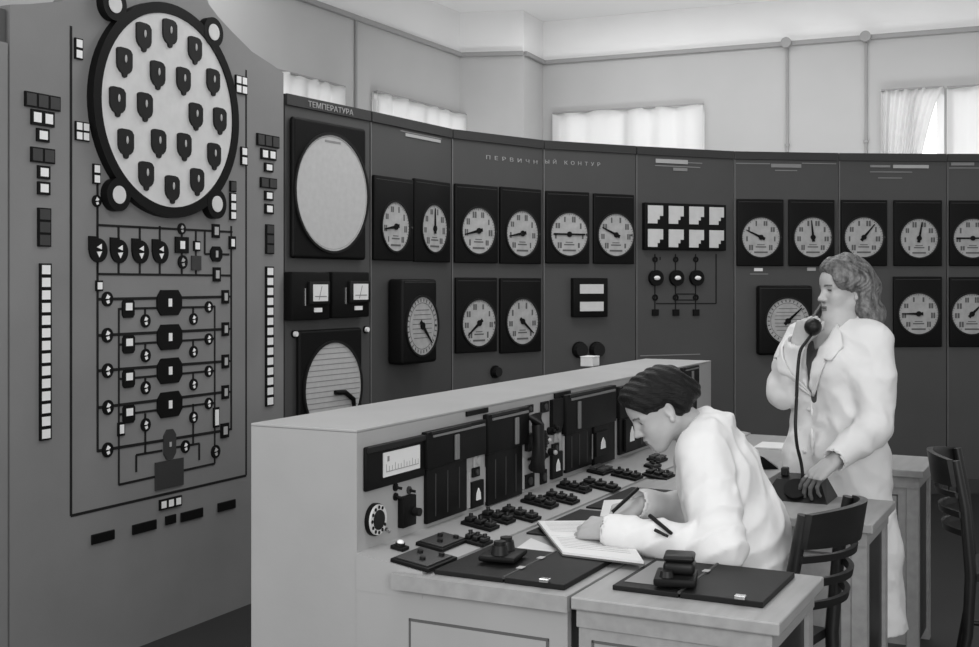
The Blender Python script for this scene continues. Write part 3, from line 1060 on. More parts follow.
def regulator(hx0, hx1, hy0, hy1, bx0, bx1, by1, label, barx, extra=None):
    """a dark plug-in regulator: wide header over a tall narrow body"""
    t, w, h = on_front('regulator_unit', label, 'regulator', (hx0, hy0, hx1, hy1), .022, 'dark regulator units on the console front')
    s, z, _, _ = rect(K, hx0, hy0, hx1, hy1, .022)
    hd = MB().box(-w / 2, w / 2, -.022, 0, -h / 2, h / 2, .004).build('header', 'black', t, 35)
    sb, zb_, wb, hb = rect(K, bx0, hy1, bx1, by1, .014)
    lo_ = max(zb_ - hb / 2, .799)
    zb_, hb = (zb_ + hb / 2 + lo_) / 2, zb_ + hb / 2 - lo_
    MB().box(sb - s - wb / 2, sb - s + wb / 2, -.014, 0, zb_ - z - hb / 2, -h / 2 - .0005, .003).build('body', 'black', t, 35)
    for i in range(3):
        MB().box(sb - s - wb * (.32 - .3 * i), sb - s - wb * (.30 - .3 * i), -.0152, -.0141, zb_ - z - hb * .4, zb_ - z + hb * .35).build('rib', 'dark', t)
    if extra:
        se, ze, we, he = rect(K, extra[0], hy1, extra[1], extra[2], .014)
        MB().box(se - s - we / 2, se - s + we / 2, -.014, 0, ze - z - he / 2, -h / 2 - .0005, .003).build('body', 'black', t, 35)
    xb = K.sz(barx, (hy0 + hy1) / 2, .022)[0] - s
    MB().box(xb - .012, xb + .012, -.029, -.0222, -h * .42, h * .28, .002).build('grip_bar', 'seam', hd)
    MB().box(-w * .42, w * .45, -.027, -.0222, h * .34, h * .40).build('handle_rail', 'seam', hd)
    MB().box(-w * .46, w * .2, -.027, -.0222, h * .43, h * .5).build('label_holder', 'black2', hd)
    return t


regulator(427.5, 486.5, 426, 462, 427.5, 467, 517.5, 'first dark regulator unit, next to the white scale meter', 456)
regulator(488.5, 529.5, 410.5, 449, 488.5, 522.5, 500, 'second dark regulator unit, left of the hanging handset', 516)
regulator(566.5, 616.5, 390, 428, 566.5, 592, 469, 'third dark regulator unit, in front of the seated woman\'s face', 578.5, (594.5, 615, 463))
regulator(620, 668, 382, 412, 620, 662, 448, 'fourth dark regulator unit, right behind the seated woman\'s face', 655)
regulator(684, 699.5, 366.5, 386, 684, 697, 412, 'last dark regulator unit at the far end of the console, behind the dark bun', 692)


def flag(box, label, base=0.0):
    t, w, h = on_front('figure_indicator', label, 'indicator', box, base + .012, 'black frames with a white figure')
    t.location = t.location + Vector((K.n[0] * base, K.n[1] * base, 0))
    c = MB().box(-w / 2, w / 2, -.012, 0, -h / 2, h / 2, .002).build('bezel', 'black', t)
    MB().prism([(-w * .18, -h * .22), (w * .18, -h * .22), (w * .14, h * .05), (0, h * .24), (-w * .14, h * .05)], -.015, -.0122).build('figure', 'white', c)
    return t


flag((472, 481, 484, 507), 'black frame with a white figure right of the first regulator unit')
flag((552.5, 452, 563, 478), 'narrow black frame with a white figure left of the third regulator unit')
flag((596.5, 431, 609, 455), 'tall black frame with a white figure right of the third regulator body', .0158)
flag((626, 418, 637.5, 450), 'black frame with a white figure beside the seated woman\'s nose', .0158)


def small(box, label, m='black', out=.012, name='push_button'):
    t, w, h = on_front(name, label, 'switch', box, out)
    MB().box(-w / 2, w / 2, -out * .6, 0, -h / 2, h / 2, .002).build('plate', m, t)
    MB().cyl(0, 0, min(w, h) * .3, -out, -out * .6 - .0001, 12).build('button', 'dark' if m == 'black' else m, t, 40)


small((474.5, 467.5, 481.5, 477), 'small black button above the first white figure frame')
small((476, 454, 482, 467), 'small pale button under the header of the first regulator', 'plate')
small((526.5, 474, 536, 488), 'square black button under the hanging handset')
small((542.5, 470, 548.5, 484), 'narrow black button right of the square one under the handset')
small((527.5, 405, 535, 413), 'tiny black button above the hanging handset')
small((543, 401.5, 550.5, 412.5), 'tiny black button beside the narrow sign above the handset')
small((554, 443.5, 560.5, 452), 'black button above the narrow white figure frame')
small((556.5, 431, 562.5, 442), 'pale button under the tapered black plate', 'plate')
for bx, lb in (((467, 409.5, 488.5, 414.5), 'black strip label on the console face above the first regulator'), ((555, 392, 571, 397), 'black strip label on the console face above the tapered plate')):
    t, w, h = on_front('strip_label', lb, 'label', bx, .006)
    MB().box(-w / 2, w / 2, -.006, 0, -h / 2, h / 2, .001).build('plate', 'black', t)
t, w, h = on_front('tapered_plate', 'tall black plate tapering downwards between handset and third regulator', 'switch', (553, 399, 563.5, 433), .014)
MB().prism([(-w / 2, h / 2), (-w / 2, -h * .3), (-w * .15, -h / 2), (w * .25, -h / 2), (w / 2, -h * .25), (w / 2, h / 2)], -.014, 0).build('plate', 'black', t)
# thin upright light strips between units
for px, y0, y1, lb in ((469.3, 472, 508, 'after the first regulator'), (486.7, 467, 502, 'before the second regulator'), (523.6, 458, 489, 'after the second regulator'), (563.9, 436, 470, 'before the third regulator'), (592.8, 434, 459, 'after the third regulator body')):
    s, z, w, h = rect(K, px - 1, y0, px + 1, y1, .006)
    MB().box(s - .003, s + .003, -.008, -.0004, z - h / 2, z + h / 2).build('divider_strip', 'plate', con)

# hanging handset with its coiled cord
t, w, h = on_front('wall_handset', 'black telephone handset hanging on the console front with a lumpy coiled cord', 'telephone', (528, 413, 541, 472), .03)
MB().tube([(0, -.03, h * .46), (-.006, -.045, h * .3), (-.008, -.048, 0), (-.004, -.045, -h * .28), (.008, -.034, -h * .44)], [.028, .022, .019, .024, .03], 12).build('handset', 'black2', t, 60)
MB().box(-.02, .02, -.02, 0, -.03, .03, .004).build('cradle', 'black', t)
pts = []
for i in range(150):
    a = i / 149
    zz = h * (.18 - .62 * a) if a < .7 else h * (-.254 + .1 * (a - .7) - .2 * (a - .7))
    xx = .065 + .02 * math.sin(a * 5)
    pts.append((xx + .014 * math.cos(a * 90) - .05 * max(0, a - .8) * 5, -.024 + .012 * math.sin(a * 90), zz))
MB().tube(pts, .0055, 6).build('coiled_cord', 'black2', t, 60)
for k_, (px, py) in enumerate(((548, 431), (543, 440), (551, 428), (549, 452), (540, 455))):
    s, z = K.sz(px, py)
    q = K.thing('toggle_switch', '%s of five small knobs clustered beside the hanging handset' % ['topmost-left', 'leftmost-upper', 'topmost-right', 'lower-right', 'lowest'][k_], 'switch', s, z, .0005, 'knobs beside the hanging handset')
    MB().cyl(0, 0, .014, -.02, 0, 12).build('collar', 'black', q, 40)
    MB().sphere((0, -.024, 0), .009, 10).build('cap', 'plate' if k_ in (1, 3) else 'black', q, 60)

# key blocks on the sloping ledge
TILT = math.atan2(.029, .20)
nblk = [0]


def zl(v):
    return .797 - .029 * v / .20


def keyblock(px, py, lu, lv, kind, label):
    v = .1
    for _ in range(6):
        u, v = uv_at(px, py, zl(v))
    t = thing('key_block', label, 'switch', uv(u, v, zl(v) + .0008), (0, 0, 0), 'black key blocks on the sloping console ledge')
    t.rotation_mode = 'QUATERNION'
    t.rotation_quaternion = (Matrix.Rotation(UA, 4, 'Z') @ Matrix.Rotation(TILT, 4, 'X')).to_quaternion()
    MB().box(-lu / 2, lu / 2, -lv / 2, lv / 2, 0, .01, .002).build('base_plate', 'black', t)
    if kind == 'keys':
        for i in range(3):
            y = lv * (-.33 + .33 * i)
            MB().box(-lu * .3, lu * .3, y - lv * .12, y + lv * .12, .0102, .022, .003).build('key_cap', 'black2', t)
            MB().tube([(0, y, .020), (.004, y + .004, .029)], [.005, .007], 8).build('key_lever', 'black2', t, 60)
    elif kind == 'flat':
        MB().box(-lu * .42, lu * .42, -lv * .42, lv * .42, .0102, .014, .001).build('cover_plate', 'dark', t)
        for a, b in ((-.2, -.1), (.1, .2), (.25, -.25)):
            MB().vcyl(lu * a, lv * b, .008, .0142, .022, 12).build('button', 'black2', t, 40)
    elif kind == 'grid':
        for i in range(3):
            for j in range(2):
                MB().box(lu * (-.42 + .3 * i), lu * (-.2 + .3 * i), lv * (-.42 + .46 * j), lv * (-.06 + .46 * j), .0102, .022, .002).build('key_cap', 'dark', t)
    elif kind == 'lamp':
        MB().vcyl(0, 0, min(lu, lv) * .38, .0102, .018, 16).build('collar', 'black2', t, 40)
        MB().sphere((0, 0, .018), (min(lu, lv) * .3, min(lu, lv) * .3, .008), 12).build('lens', 'white', t, 60)
    return t


keyblock(424, 561.5, .155, .115, 'flat', 'flat black plate nearest the camera on the sloping ledge')
keyblock(442, 544, .15, .085, 'flat', 'black plate behind the nearest one on the ledge, below the first regulator')
keyblock(477, 543, .065, .07, 'keys', 'short key block tucked against the second black plate on the ledge')
keyblock(399.6, 549.4, .035, .04, 'lamp', 'small black button with a white lens at the near end of the ledge')
keyblock(480, 526.5, .065, .10, 'keys', 'key block with three levers, first of the three below the second regulator')
keyblock(497, 520, .065, .10, 'keys', 'key block with three levers, middle of the three below the second regulator')
keyblock(519.5, 517, .07, .12, 'keys', 'key block with three levers, last of the three below the second regulator')
keyblock(539.5, 504.5, .07, .11, 'keys', 'key block left of the pair below the hanging handset')
keyblock(561, 500.5, .07, .11, 'keys', 'key block right of the pair below the hanging handset')
keyblock(574, 489.5, .07, .11, 'keys', 'key block left of the pair below the third regulator')
keyblock(600, 487.5, .08, .13, 'keys', 'key block right of the pair below the third regulator')
keyblock(600.5, 472, .12, .07, 'grid', 'small grid of six keys on the ledge below a white figure frame')
keyblock(627, 477, .09, .10, 'keys', 'key block on the ledge near the pencil of the seated woman')
keyblock(652.5, 467, .08, .05, 'flat', 'small black plate on the ledge under the seated woman\'s chin')
keyblock(657, 460.5, .10, .06, 'grid', 'far key grid on the ledge under the seated woman\'s jaw')
keyblock(659, 476.5, .12, .1, 'keys', 'key block on the ledge in front of the seated woman\'s chest')

# white block on the console top
Y = (1.118 - CAMZ) * F / (HY - 366)
t = thing('paper_block', 'small white block lying on the console top below the two round knobs', 'box', uv(*[uv_at(590, 366, 1.118)[i] for i in (0, 1)], 1.1185), (0, 0, UA))
MB().box(-.045, .045, -.03, .03, 0, .04, .003).build('block', 'disc', t)
MB().box(-.046, .046, -.031, .031, .0402, .046, .002).build('lid', 'disc', t)

# ------------------------------------------------------------------ things on the desks


def pad(u0, u1, v0, v1, vs, label):
    t = thing('leather_pad', label, 'desk pad', uv(u0, v0, ZD + .0005), (0, 0, UA), 'hinged black leather pads on the near desk')
    L, W = u1 - u0, v1 - v0
    w1 = vs - v0
    MB().box(0, L, -w1, 0, 0, .012, .002).build('left_leaf', 'leather', t)
    MB().box(0, L, -W, -w1 - .004, 0, .014, .002).build('right_leaf', 'leather', t)
    MB().tube([(0, -w1 - .002, .013), (L, -w1 - .002, .013)], .004, 8).build('hinge', 'dark', t, 60)
    MB().box(-.006, .012, -W + .04, -W + .065, 0.0145, .024, .002).build('clasp', 'steel', t)
    for x in (.1, L - .1):
        MB().box(x - .012, x + .012, -w1 - .01, -w1 + .006, .0172, .0185).build('hinge_plate', 'plate', t)
    return t


pad(.012, .335, .225, .585, .42, 'open black leather pad with an inkwell beside the sloping key ledge')
pad(.072, .392, .685, 1.050, .85, 'open black leather pad with a black desk set on the near desk wing')


def inkset(u, v, rot, label, kind):
    t = thing('desk_set', label, 'inkwell', uv(u, v, ZD + .0195), (0, 0, UA + rot))
    if kind == 0:
        MB().box(-.06, .06, -.05, .05, 0, .016, .006).build('base', 'black', t, 35)
        for x in (-.028, .028):
            MB().vcyl(x, 0, .024, .0162, .04, 20, r2=.02).build('well', 'black2', t, 40)
            MB().vcyl(x, 0, .016, .0402, .05, 16).build('lid', 'black2', t, 40)
        MB().ring(0, 0, .05, .054, -.001, .001, 30).build('rim', 'dark', t) if False else None
    else:
        MB().box(-.06, .06, -.05, .05, 0, .02, .006).build('base', 'black', t, 35)
        MB().box(-.02, .055, -.045, .03, .0202, .05, .01, 3).build('well', 'black2', t, 35)
        MB().box(-.02, .055, -.045, .03, .0502, .066, .008, 3).build('lid', 'black2', t, 35)
        MB().vcyl(-.036, .02, .018, .0202, .034, 18, r2=.014).build('pen_cup', 'black2', t, 40)
    return t


u, v = uv_at(503, 560, ZD + .014)
inkset(u, v, .15, 'low black inkwell with two wells on the left leather pad', 0)
u, v = uv_at(676, 584, ZD + .014)
inkset(u, v, .25, 'taller black inkwell with a domed lid on the right leather pad', 1)
u, v = uv_at(637, 585, ZD + .013)
t = thing('note_sheet', 'grey note sheet lying on the left leaf of the right leather pad', 'paper', uv(.115, .70, ZD + .0132), (0, 0, UA))
MB().box(0, .24, -.1, 0, 0, .001).build('sheet', 'dimletter', t)

# writing pads further along the desk
for u0, u1, v0, v1, lb in ((.56, .97, .225, .50, 'black writing mat half covered by the open journal'), (1.02, 1.45, .225, .52, 'black writing mat beyond the seated woman\'s pencil hand')):
    t = thing('writing_mat', lb, 'desk pad', uv(u0, v0, ZD + .0005), (0, 0, UA), 'black writing mats along the console')
    MB().box(0, u1 - u0, -(v1 - v0), 0, 0, .006, .002).build('mat', 'leather', t)

# open journal, loose sheets
J = [(537, 520.5), (562, 552), (645, 562), (618, 520)]


def quad_sheet(name, label, cat, px, z0, thick, m, parts=True, group=None):
    pts = []
    for p in px:
        u, v = uv_at(p[0], p[1], z0 + min(thick, .0105))
        pts.append(uv(u, v, 0))
    cx = sum(p[0] for p in pts) / 4
    cy = sum(p[1] for p in pts) / 4
    t = thing(name, label, cat, (cx, cy, z0), (0, 0, 0), group)
    loc = [(p[0] - cx, p[1] - cy) for p in pts]
    return t, loc


def sheet_mesh(loc, z0, z1, name, m, parent, curl=0.0):
    return MB().solid([(x, y, z0) for x, y in loc], [(x, y, z1) for x, y in loc]).build(name, m, parent)


zj = ZD + .016
t, loc = quad_sheet('journal', 'open white journal under the seated woman\'s hands', 'book', J, zj, .02, 'paper')


def lerp2(a, b, k):
    return (a[0] + (b[0] - a[0]) * k, a[1] + (b[1] - a[1]) * k)


sheet_mesh(loc, 0, .004, 'cover', 'ink', t)
mid0, mid1 = lerp2(loc[0], loc[1], .5), lerp2(loc[3], loc[2], .5)
inn = [lerp2(p, (0, 0), .02) for p in loc]
sheet_mesh([inn[0], lerp2(inn[0], inn[1], .49), lerp2(inn[3], inn[2], .49), inn[3]], .0042, .0105, 'page_block', 'paper', t)
sheet_mesh([lerp2(inn[0], inn[1], .51), inn[1], inn[2], lerp2(inn[3], inn[2], .51)], .0042, .0105, 'page_block', 'paper', t)
g = MB()
for i in range(7):
    for a, b in ((.08, .44), (.56, .94)):
        k = a + (b - a) * i / 8
        p, q = lerp2(lerp2(inn[0], inn[1], k), lerp2(inn[3], inn[2], k), .07), lerp2(lerp2(inn[0], inn[1], k), lerp2(inn[3], inn[2], k), .9)
        d = ((q[1] - p[1]), -(q[0] - p[0]))
        l = math.hypot(*d)
        d = (d[0] / l * .0008, d[1] / l * .0008)
        g.solid([(p[0] + d[0], p[1] + d[1], .0107), (q[0] + d[0], q[1] + d[1], .0107), (q[0] - d[0], q[1] - d[1], .0107), (p[0] - d[0], p[1] - d[1], .0107)],
                [(p[0] + d[0], p[1] + d[1], .0109), (q[0] + d[0], q[1] + d[1], .0109), (q[0] - d[0], q[1] - d[1], .0109), (p[0] - d[0], p[1] - d[1], .0109)])
g.build('ruling', 'dimletter', t)
t, loc = quad_sheet('loose_sheet', 'loose grey sheet sticking out between the left leather pad and the journal', 'paper', [(515, 549), (531, 538), (563, 551), (545, 559)], ZD + .0005, .001, 'paper')
sheet_mesh(loc, 0, .001, 'sheet', 'disc', t)
t, loc = quad_sheet('loose_sheet', 'white sheet under the seated woman\'s pencil hand', 'paper', [(604, 500), (600, 516), (640, 522), (648, 498)], ZD + .007, .002, 'paper')
sheet_mesh(loc, 0, .0015, 'sheet', 'paper', t)

# papers and a small dark calendar on the far wing
for k_, (u, v, r, lb) in enumerate(((2.52, .70, .1, 'near white paper sheet on the far desk wing'), (2.68, .80, -.2, 'further white paper sheet on the far desk wing'), (2.80, .41, .05, 'white paper sheet on the long console desk beside the far wing'))):
    t = thing('loose_sheet', lb, 'paper', uv(u, v, ZD + .001), (0, 0, UA + r))
    MB().box(-.1, .1, -.07, .07, 0, .006).build('sheet', 'paper', t)
u, v = uv_at(768, 470, ZD)
t = thing('desk_calendar', 'small dark wedge-shaped desk calendar behind the seated woman\'s back', 'calendar', uv(2.16, .53, ZD + .001), (0, 0, UA + .6))
MB().solid([(-.05, -.04, 0), (.05, -.04, 0), (.05, .045, 0), (-.05, .045, 0)], [(-.05, .025, .05), (.05, .025, .05), (.05, .035, .05), (-.05, .035, .05)]).build('stand', 'black', t)
MB().solid([(-.044, -.043, .006), (.044, -.043, .006), (.044, -.039, .004), (-.044, -.039, .004)], [(-.044, .018, .049), (.044, .018, .049), (.044, .022, .047), (-.044, .022, .047)]).build('leaf', 'plate', t)
t = thing('paper_stack', 'short stack of white papers on the console desk behind the seated woman', 'paper', uv(1.93, .47, ZD + .001), (0, 0, UA + .15))
MB().box(-.12, .12, -.09, .09, 0, .03, .001).build('sheets', 'paper', t)
MB().solid([(-.11, -.08, .0302), (.12, -.09, .0302), (.13, .08, .0302), (-.1, .09, .0302)], [(-.11, -.08, .033), (.12, -.09, .033), (.13, .08, .033), (-.1, .09, .033)]).build('top_sheet', 'disc', t)


# ------------------------------------------------------------------ chairs
def chair(label, x, y, ang):
    """a dark bentwood ladder chair; local +x is the way the sitter faces"""
    t = thing('wooden_chair', label, 'chair', (x, y, 0), (0, 0, ang), 'dark wooden chairs')
    MB().solid([(-.19, -.17, .44), (.21, -.2, .44), (.21, .2, .44), (-.19, .17, .44)], [(-.19, -.17, .468), (.21, -.2, .468), (.21, .2, .468), (-.19, .17, .468)]).build('seat', 'chair', t)
    for s in (-1, 1):
        MB().tube([(.18, s * .175, .4395), (.19, s * .185, 0)], [.02, .016], 10).build('leg', 'chair', t, 50)
        MB().tube([(-.26, s * .172, 0), (-.215, s * .175, .25), (-.205, s * .177, .46), (-.225, s * .178, .7), (-.255, s * .178, .868)], [.016, .019, .021, .019, .016], 10).build('leg', 'chair', t, 50)
        MB().tube([(.185, s * .18, .2), (-.22, s * .187, .2)], .011, 8).build('stretcher', 'chair', t, 50)
    MB().tube([(-.215, -.18, .28), (-.215, .18, .28)], .011, 8).build('stretcher', 'chair', t, 50)

    def slat(z0, z1, th, name, bow=.075, x0=-.232, lean=.18):
        n = 14
        bm = MB()
        prev = None
        rows = []
        for i in range(n + 1):
            a = -1 + 2 * i / n
            y_ = a * .188
            xx = x0 - bow * (1 - a * a) - lean * (z0 - .7)
            xt = xx - lean * (z1 - z0)
            zz1 = z1 if name != 'top_rail' else z1 + .012 * (1 - a * a)
            rows.append([bm.bm.verts.new(p) for p in ((xx, y_, z0), (xx - th, y_, z0), (xt - th, y_, zz1), (xt, y_, zz1))])
        for r0, r1 in zip(rows, rows[1:]):
            for k in range(4):
                bm.bm.faces.new((r0[k], r0[(k + 1) % 4], r1[(k + 1) % 4], r1[k]))
        bm.bm.faces.new(rows[0]); bm.bm.faces.new(rows[-1][::-1])
        return bm.build(name, 'chair', t, 40)

    slat(.775, .872, .022, 'top_rail')
    slat(.735, .755, .016, 'back_slat')
    slat(.665, .688, .016, 'back_slat')
    slat(.60, .622, .016, 'back_slat')
    return t


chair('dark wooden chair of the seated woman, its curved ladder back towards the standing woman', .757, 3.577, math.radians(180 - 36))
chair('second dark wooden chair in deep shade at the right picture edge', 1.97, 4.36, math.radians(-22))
chr_ = None

# dark side table in the shade at the right edge
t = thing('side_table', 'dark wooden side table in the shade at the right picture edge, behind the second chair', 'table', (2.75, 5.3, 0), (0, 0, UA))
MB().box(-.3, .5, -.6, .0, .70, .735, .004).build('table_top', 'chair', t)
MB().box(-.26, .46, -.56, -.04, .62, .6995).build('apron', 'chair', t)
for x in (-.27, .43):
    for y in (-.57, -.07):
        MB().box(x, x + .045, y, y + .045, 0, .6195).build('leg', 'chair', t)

# telephone on the middle wing
u, v = uv_at(812, 508, ZD)
t = thing('telephone', 'black desk telephone under the standing woman\'s hand on the middle desk wing', 'telephone', uv(1.535, .81, ZD + .0005), (0, 0, UA - PI / 2))
MB().solid([(-.11, -.09, 0), (.11, -.09, 0), (.11, .09, 0), (-.11, .09, 0)], [(-.075, -.03, .065), (.075, -.03, .065), (.075, .06, .075), (-.075, .06, .075)]).build('body', 'black2', t)
MB().cyl(0, 0, .04, -.006, .006, 24).build('dial', 'black', t)
d = bpy.data.objects[t.children[-1].name]
d.rotation_euler = (math.radians(-45), 0, 0)
d.location = (0, -.066, .04)
for s in (-1, 1):
    MB().box(s * .055 - .012, s * .055 + .012, .0, .03, .071, .10, .004).build('cradle_prong', 'black2', t)

# ------------------------------------------------------------------ organic surfaces: smooth unions on a grid, meshed by surface nets
class SDF:
    def __init__(s, lo, hi, h):
        s.lo = np.array(lo, np.float32)
        s.h = h
        s.n = np.ceil((np.array(hi) - np.array(lo)) / h).astype(int) + 1
        s.f = np.full(tuple(s.n), 0.5, np.float32)

    def _sl(s, a, b):
        i0 = np.clip(np.floor((np.array(a) - s.lo) / s.h).astype(int), 0, s.n - 1)
        i1 = np.clip(np.ceil((np.array(b) - s.lo) / s.h).astype(int) + 1, 1, s.n)
        if np.any(i1 <= i0):
            return None, None
        ax = [s.lo[k] + s.h * np.arange(i0[k], i1[k], dtype=np.float32) for k in range(3)]
        P = np.meshgrid(*ax, indexing='ij')
        return tuple(slice(i0[k], i1[k]) for k in range(3)), P

    def _mix(s, sl, d, k, op):
        f = s.f[sl]
        if op == 'add':
            if k > 0:
                hh = np.clip(0.5 + 0.5 * (f - d) / k, 0, 1)
                s.f[sl] = f * (1 - hh) + d * hh - k * hh * (1 - hh)
            else:
                s.f[sl] = np.minimum(f, d)
        else:
            e = -d
            if k > 0:
                hh = np.clip(0.5 - 0.5 * (f - e) / k, 0, 1)
                s.f[sl] = f * (1 - hh) + e * hh + k * hh * (1 - hh)
            else:
                s.f[sl] = np.maximum(f, e)

    def cone(s, a, b, ra, rb, k=0.02, op='add'):
        a, b = np.array(a, np.float32), np.array(b, np.float32)
        R = max(ra, rb) + k + 4 * s.h + .01
        sl, P = s._sl(np.minimum(a, b) - R, np.maximum(a, b) + R)
        if sl is None:
            return s
        ba = b - a
        L2 = float(ba @ ba) or 1e-9
        t = np.clip(((P[0] - a[0]) * ba[0] + (P[1] - a[1]) * ba[1] + (P[2] - a[2]) * ba[2]) / L2, 0, 1)
        d = np.sqrt((P[0] - a[0] - t * ba[0]) ** 2 + (P[1] - a[1] - t * ba[1]) ** 2 + (P[2] - a[2] - t * ba[2]) ** 2) - (ra + (rb - ra) * t)
        s._mix(sl, d, k, op)
        return s

    def chain(s, pts, rs, k=0.02, op='add'):
        for i in range(len(pts) - 1):
            s.cone(pts[i], pts[i + 1], rs[i], rs[i + 1], k, op)
        return s

    def ell(s, c, r, k=0.02, op='add', R=None):
        """ellipsoid of radii r; R: 3x3 rotation (columns are its axes)"""
        c = np.array(c, np.float32)
        m = max(r) + k + 4 * s.h + .01
        sl, P = s._sl(c - m, c + m)
        if sl is None:
            return s
        q = [P[i] - c[i] for i in range(3)]
        if R is not None:
            R = np.array(R, np.float32)
            q = [q[0] * R[0, j] + q[1] * R[1, j] + q[2] * R[2, j] for j in range(3)]
        k0 = np.sqrt(sum((q[i] / r[i]) ** 2 for i in range(3)))
        k1 = np.sqrt(sum((q[i] / (r[i] * r[i])) ** 2 for i in range(3))) + 1e-9
        s._mix(sl, (k0 * (k0 - 1) / k1).astype(np.float32), k, op)
        return s

    def displace(s, fn):
        sl, P = s._sl(s.lo, s.lo + s.h * (s.n - 1))
        s.f += np.where(np.abs(s.f) < .08, fn(*P), 0).astype(np.float32)
        return s

    def below(s, z):
        """cut away everything under height z"""
        k = int(round((z - s.lo[2]) / s.h))
        ax = s.lo[2] + s.h * np.arange(s.n[2], dtype=np.float32)
        s.f = np.maximum(s.f, (z - ax)[None, None, :])
        return s

    def mesh(s):
        f = s.f
        ins = f < 0
        c8 = [ins[i:i - 1 or None, j:j - 1 or None, k:k - 1 or None] for i in (0, 1) for j in (0, 1) for k in (0, 1)]
        cnt = sum(c.astype(np.int8) for c in c8)
        act = (cnt > 0) & (cnt < 8)
        idx = np.argwhere(act)
        ids = np.full(act.shape, -1, np.int64)
        ids[act] = np.arange(len(idx))
        pos = np.zeros((len(idx), 3), np.float64)
        num = np.zeros(len(idx))
        corners = [(i, j, k) for i in (0, 1) for j in (0, 1) for k in (0, 1)]
        val = {c: f[idx[:, 0] + c[0], idx[:, 1] + c[1], idx[:, 2] + c[2]].astype(np.float64) for c in corners}
        for a in corners:
            for ax in range(3):
                if a[ax] == 0:
                    b = list(a); b[ax] = 1; b = tuple(b)
                    fa, fb = val[a], val[b]
                    m = (fa < 0) != (fb < 0)
                    t = fa[m] / (fa[m] - fb[m])
                    p = np.repeat(np.array([a], float), m.sum(), 0)
                    p[:, ax] = t
                    pos[m] += p
                    num[m] += 1
        v = (idx + pos / num[:, None]) * s.h + s.lo
        faces = []
        for ax in range(3):
            a1, a2 = (ax + 1) % 3, (ax + 2) % 3
            sA = [slice(None)] * 3; sB = [slice(None)] * 3
            sA[ax] = slice(0, -1); sB[ax] = slice(1, None)
            A_, B_ = ins[tuple(sA)], ins[tuple(sB)]
            e = np.argwhere(A_ != B_)
            ok = (e[:, a1] > 0) & (e[:, a2] > 0) & (e[:, a1] < s.n[a1] - 1) & (e[:, a2] < s.n[a2] - 1)
            e = e[ok]
            o1 = np.zeros(3, int); o1[a1] = 1
            o2 = np.zeros(3, int); o2[a2] = 1
            q = [e - o1 - o2, e - o2, e, e - o1]
            quad = np.stack([ids[x[:, 0], x[:, 1], x[:, 2]] for x in q], 1)
            flip = ~A_[e[:, 0], e[:, 1], e[:, 2]]
            quad[flip] = quad[flip][:, ::-1]
            faces.append(quad)
        faces = np.concatenate(faces)
        faces = faces[(faces >= 0).all(1)]
        return v, faces


def mesh_obj(name, v, faces, mats, parent, mi=None):
    me = bpy.data.meshes.new(name)
    me.from_pydata(v.tolist(), [], faces.tolist())
    for m in mats:
        me.materials.append(M[m])
    me.polygons.foreach_set('use_smooth', [True] * len(me.polygons))
    if mi is not None:
        me.polygons.foreach_set('material_index', mi.astype(np.int32))
    me.update()
    o = bpy.data.objects.new(name, me)
    COL.objects.link(o)
    o.parent = parent
    return o


def smooth_noise(seed, n=5, f0=10, f1=40, st=(1, 1, 1)):
    r = np.random.RandomState(seed)
    ks = []
    for i in range(n):
        d = r.normal(size=3)
        d = d / np.linalg.norm(d) * np.array(st)
        ks.append((d * (f0 * (f1 / f0) ** (i / max(1, n - 1))), r.rand() * 6.28, 1 / (1 + .35 * i)))

    def fn(x, y, z):
        t = 0
        wx = 0
        for k, p, a in ks:
            w = np.sin(k[0] * x + k[1] * y + k[2] * z + p + 1.3 * wx)
            t = t + a * w
            wx = w
        return t / sum(a for _, _, a in ks)
    return fn


def rotm(fwd, up=(0, 0, 1)):
    """columns: forward, left, up"""
    f = np.array(fwd, float); f /= np.linalg.norm(f)
    u = np.array(up, float)
    l = np.cross(u, f); l /= np.linalg.norm(l)
    u = np.cross(f, l)
    return np.stack([f, l, u], 1)


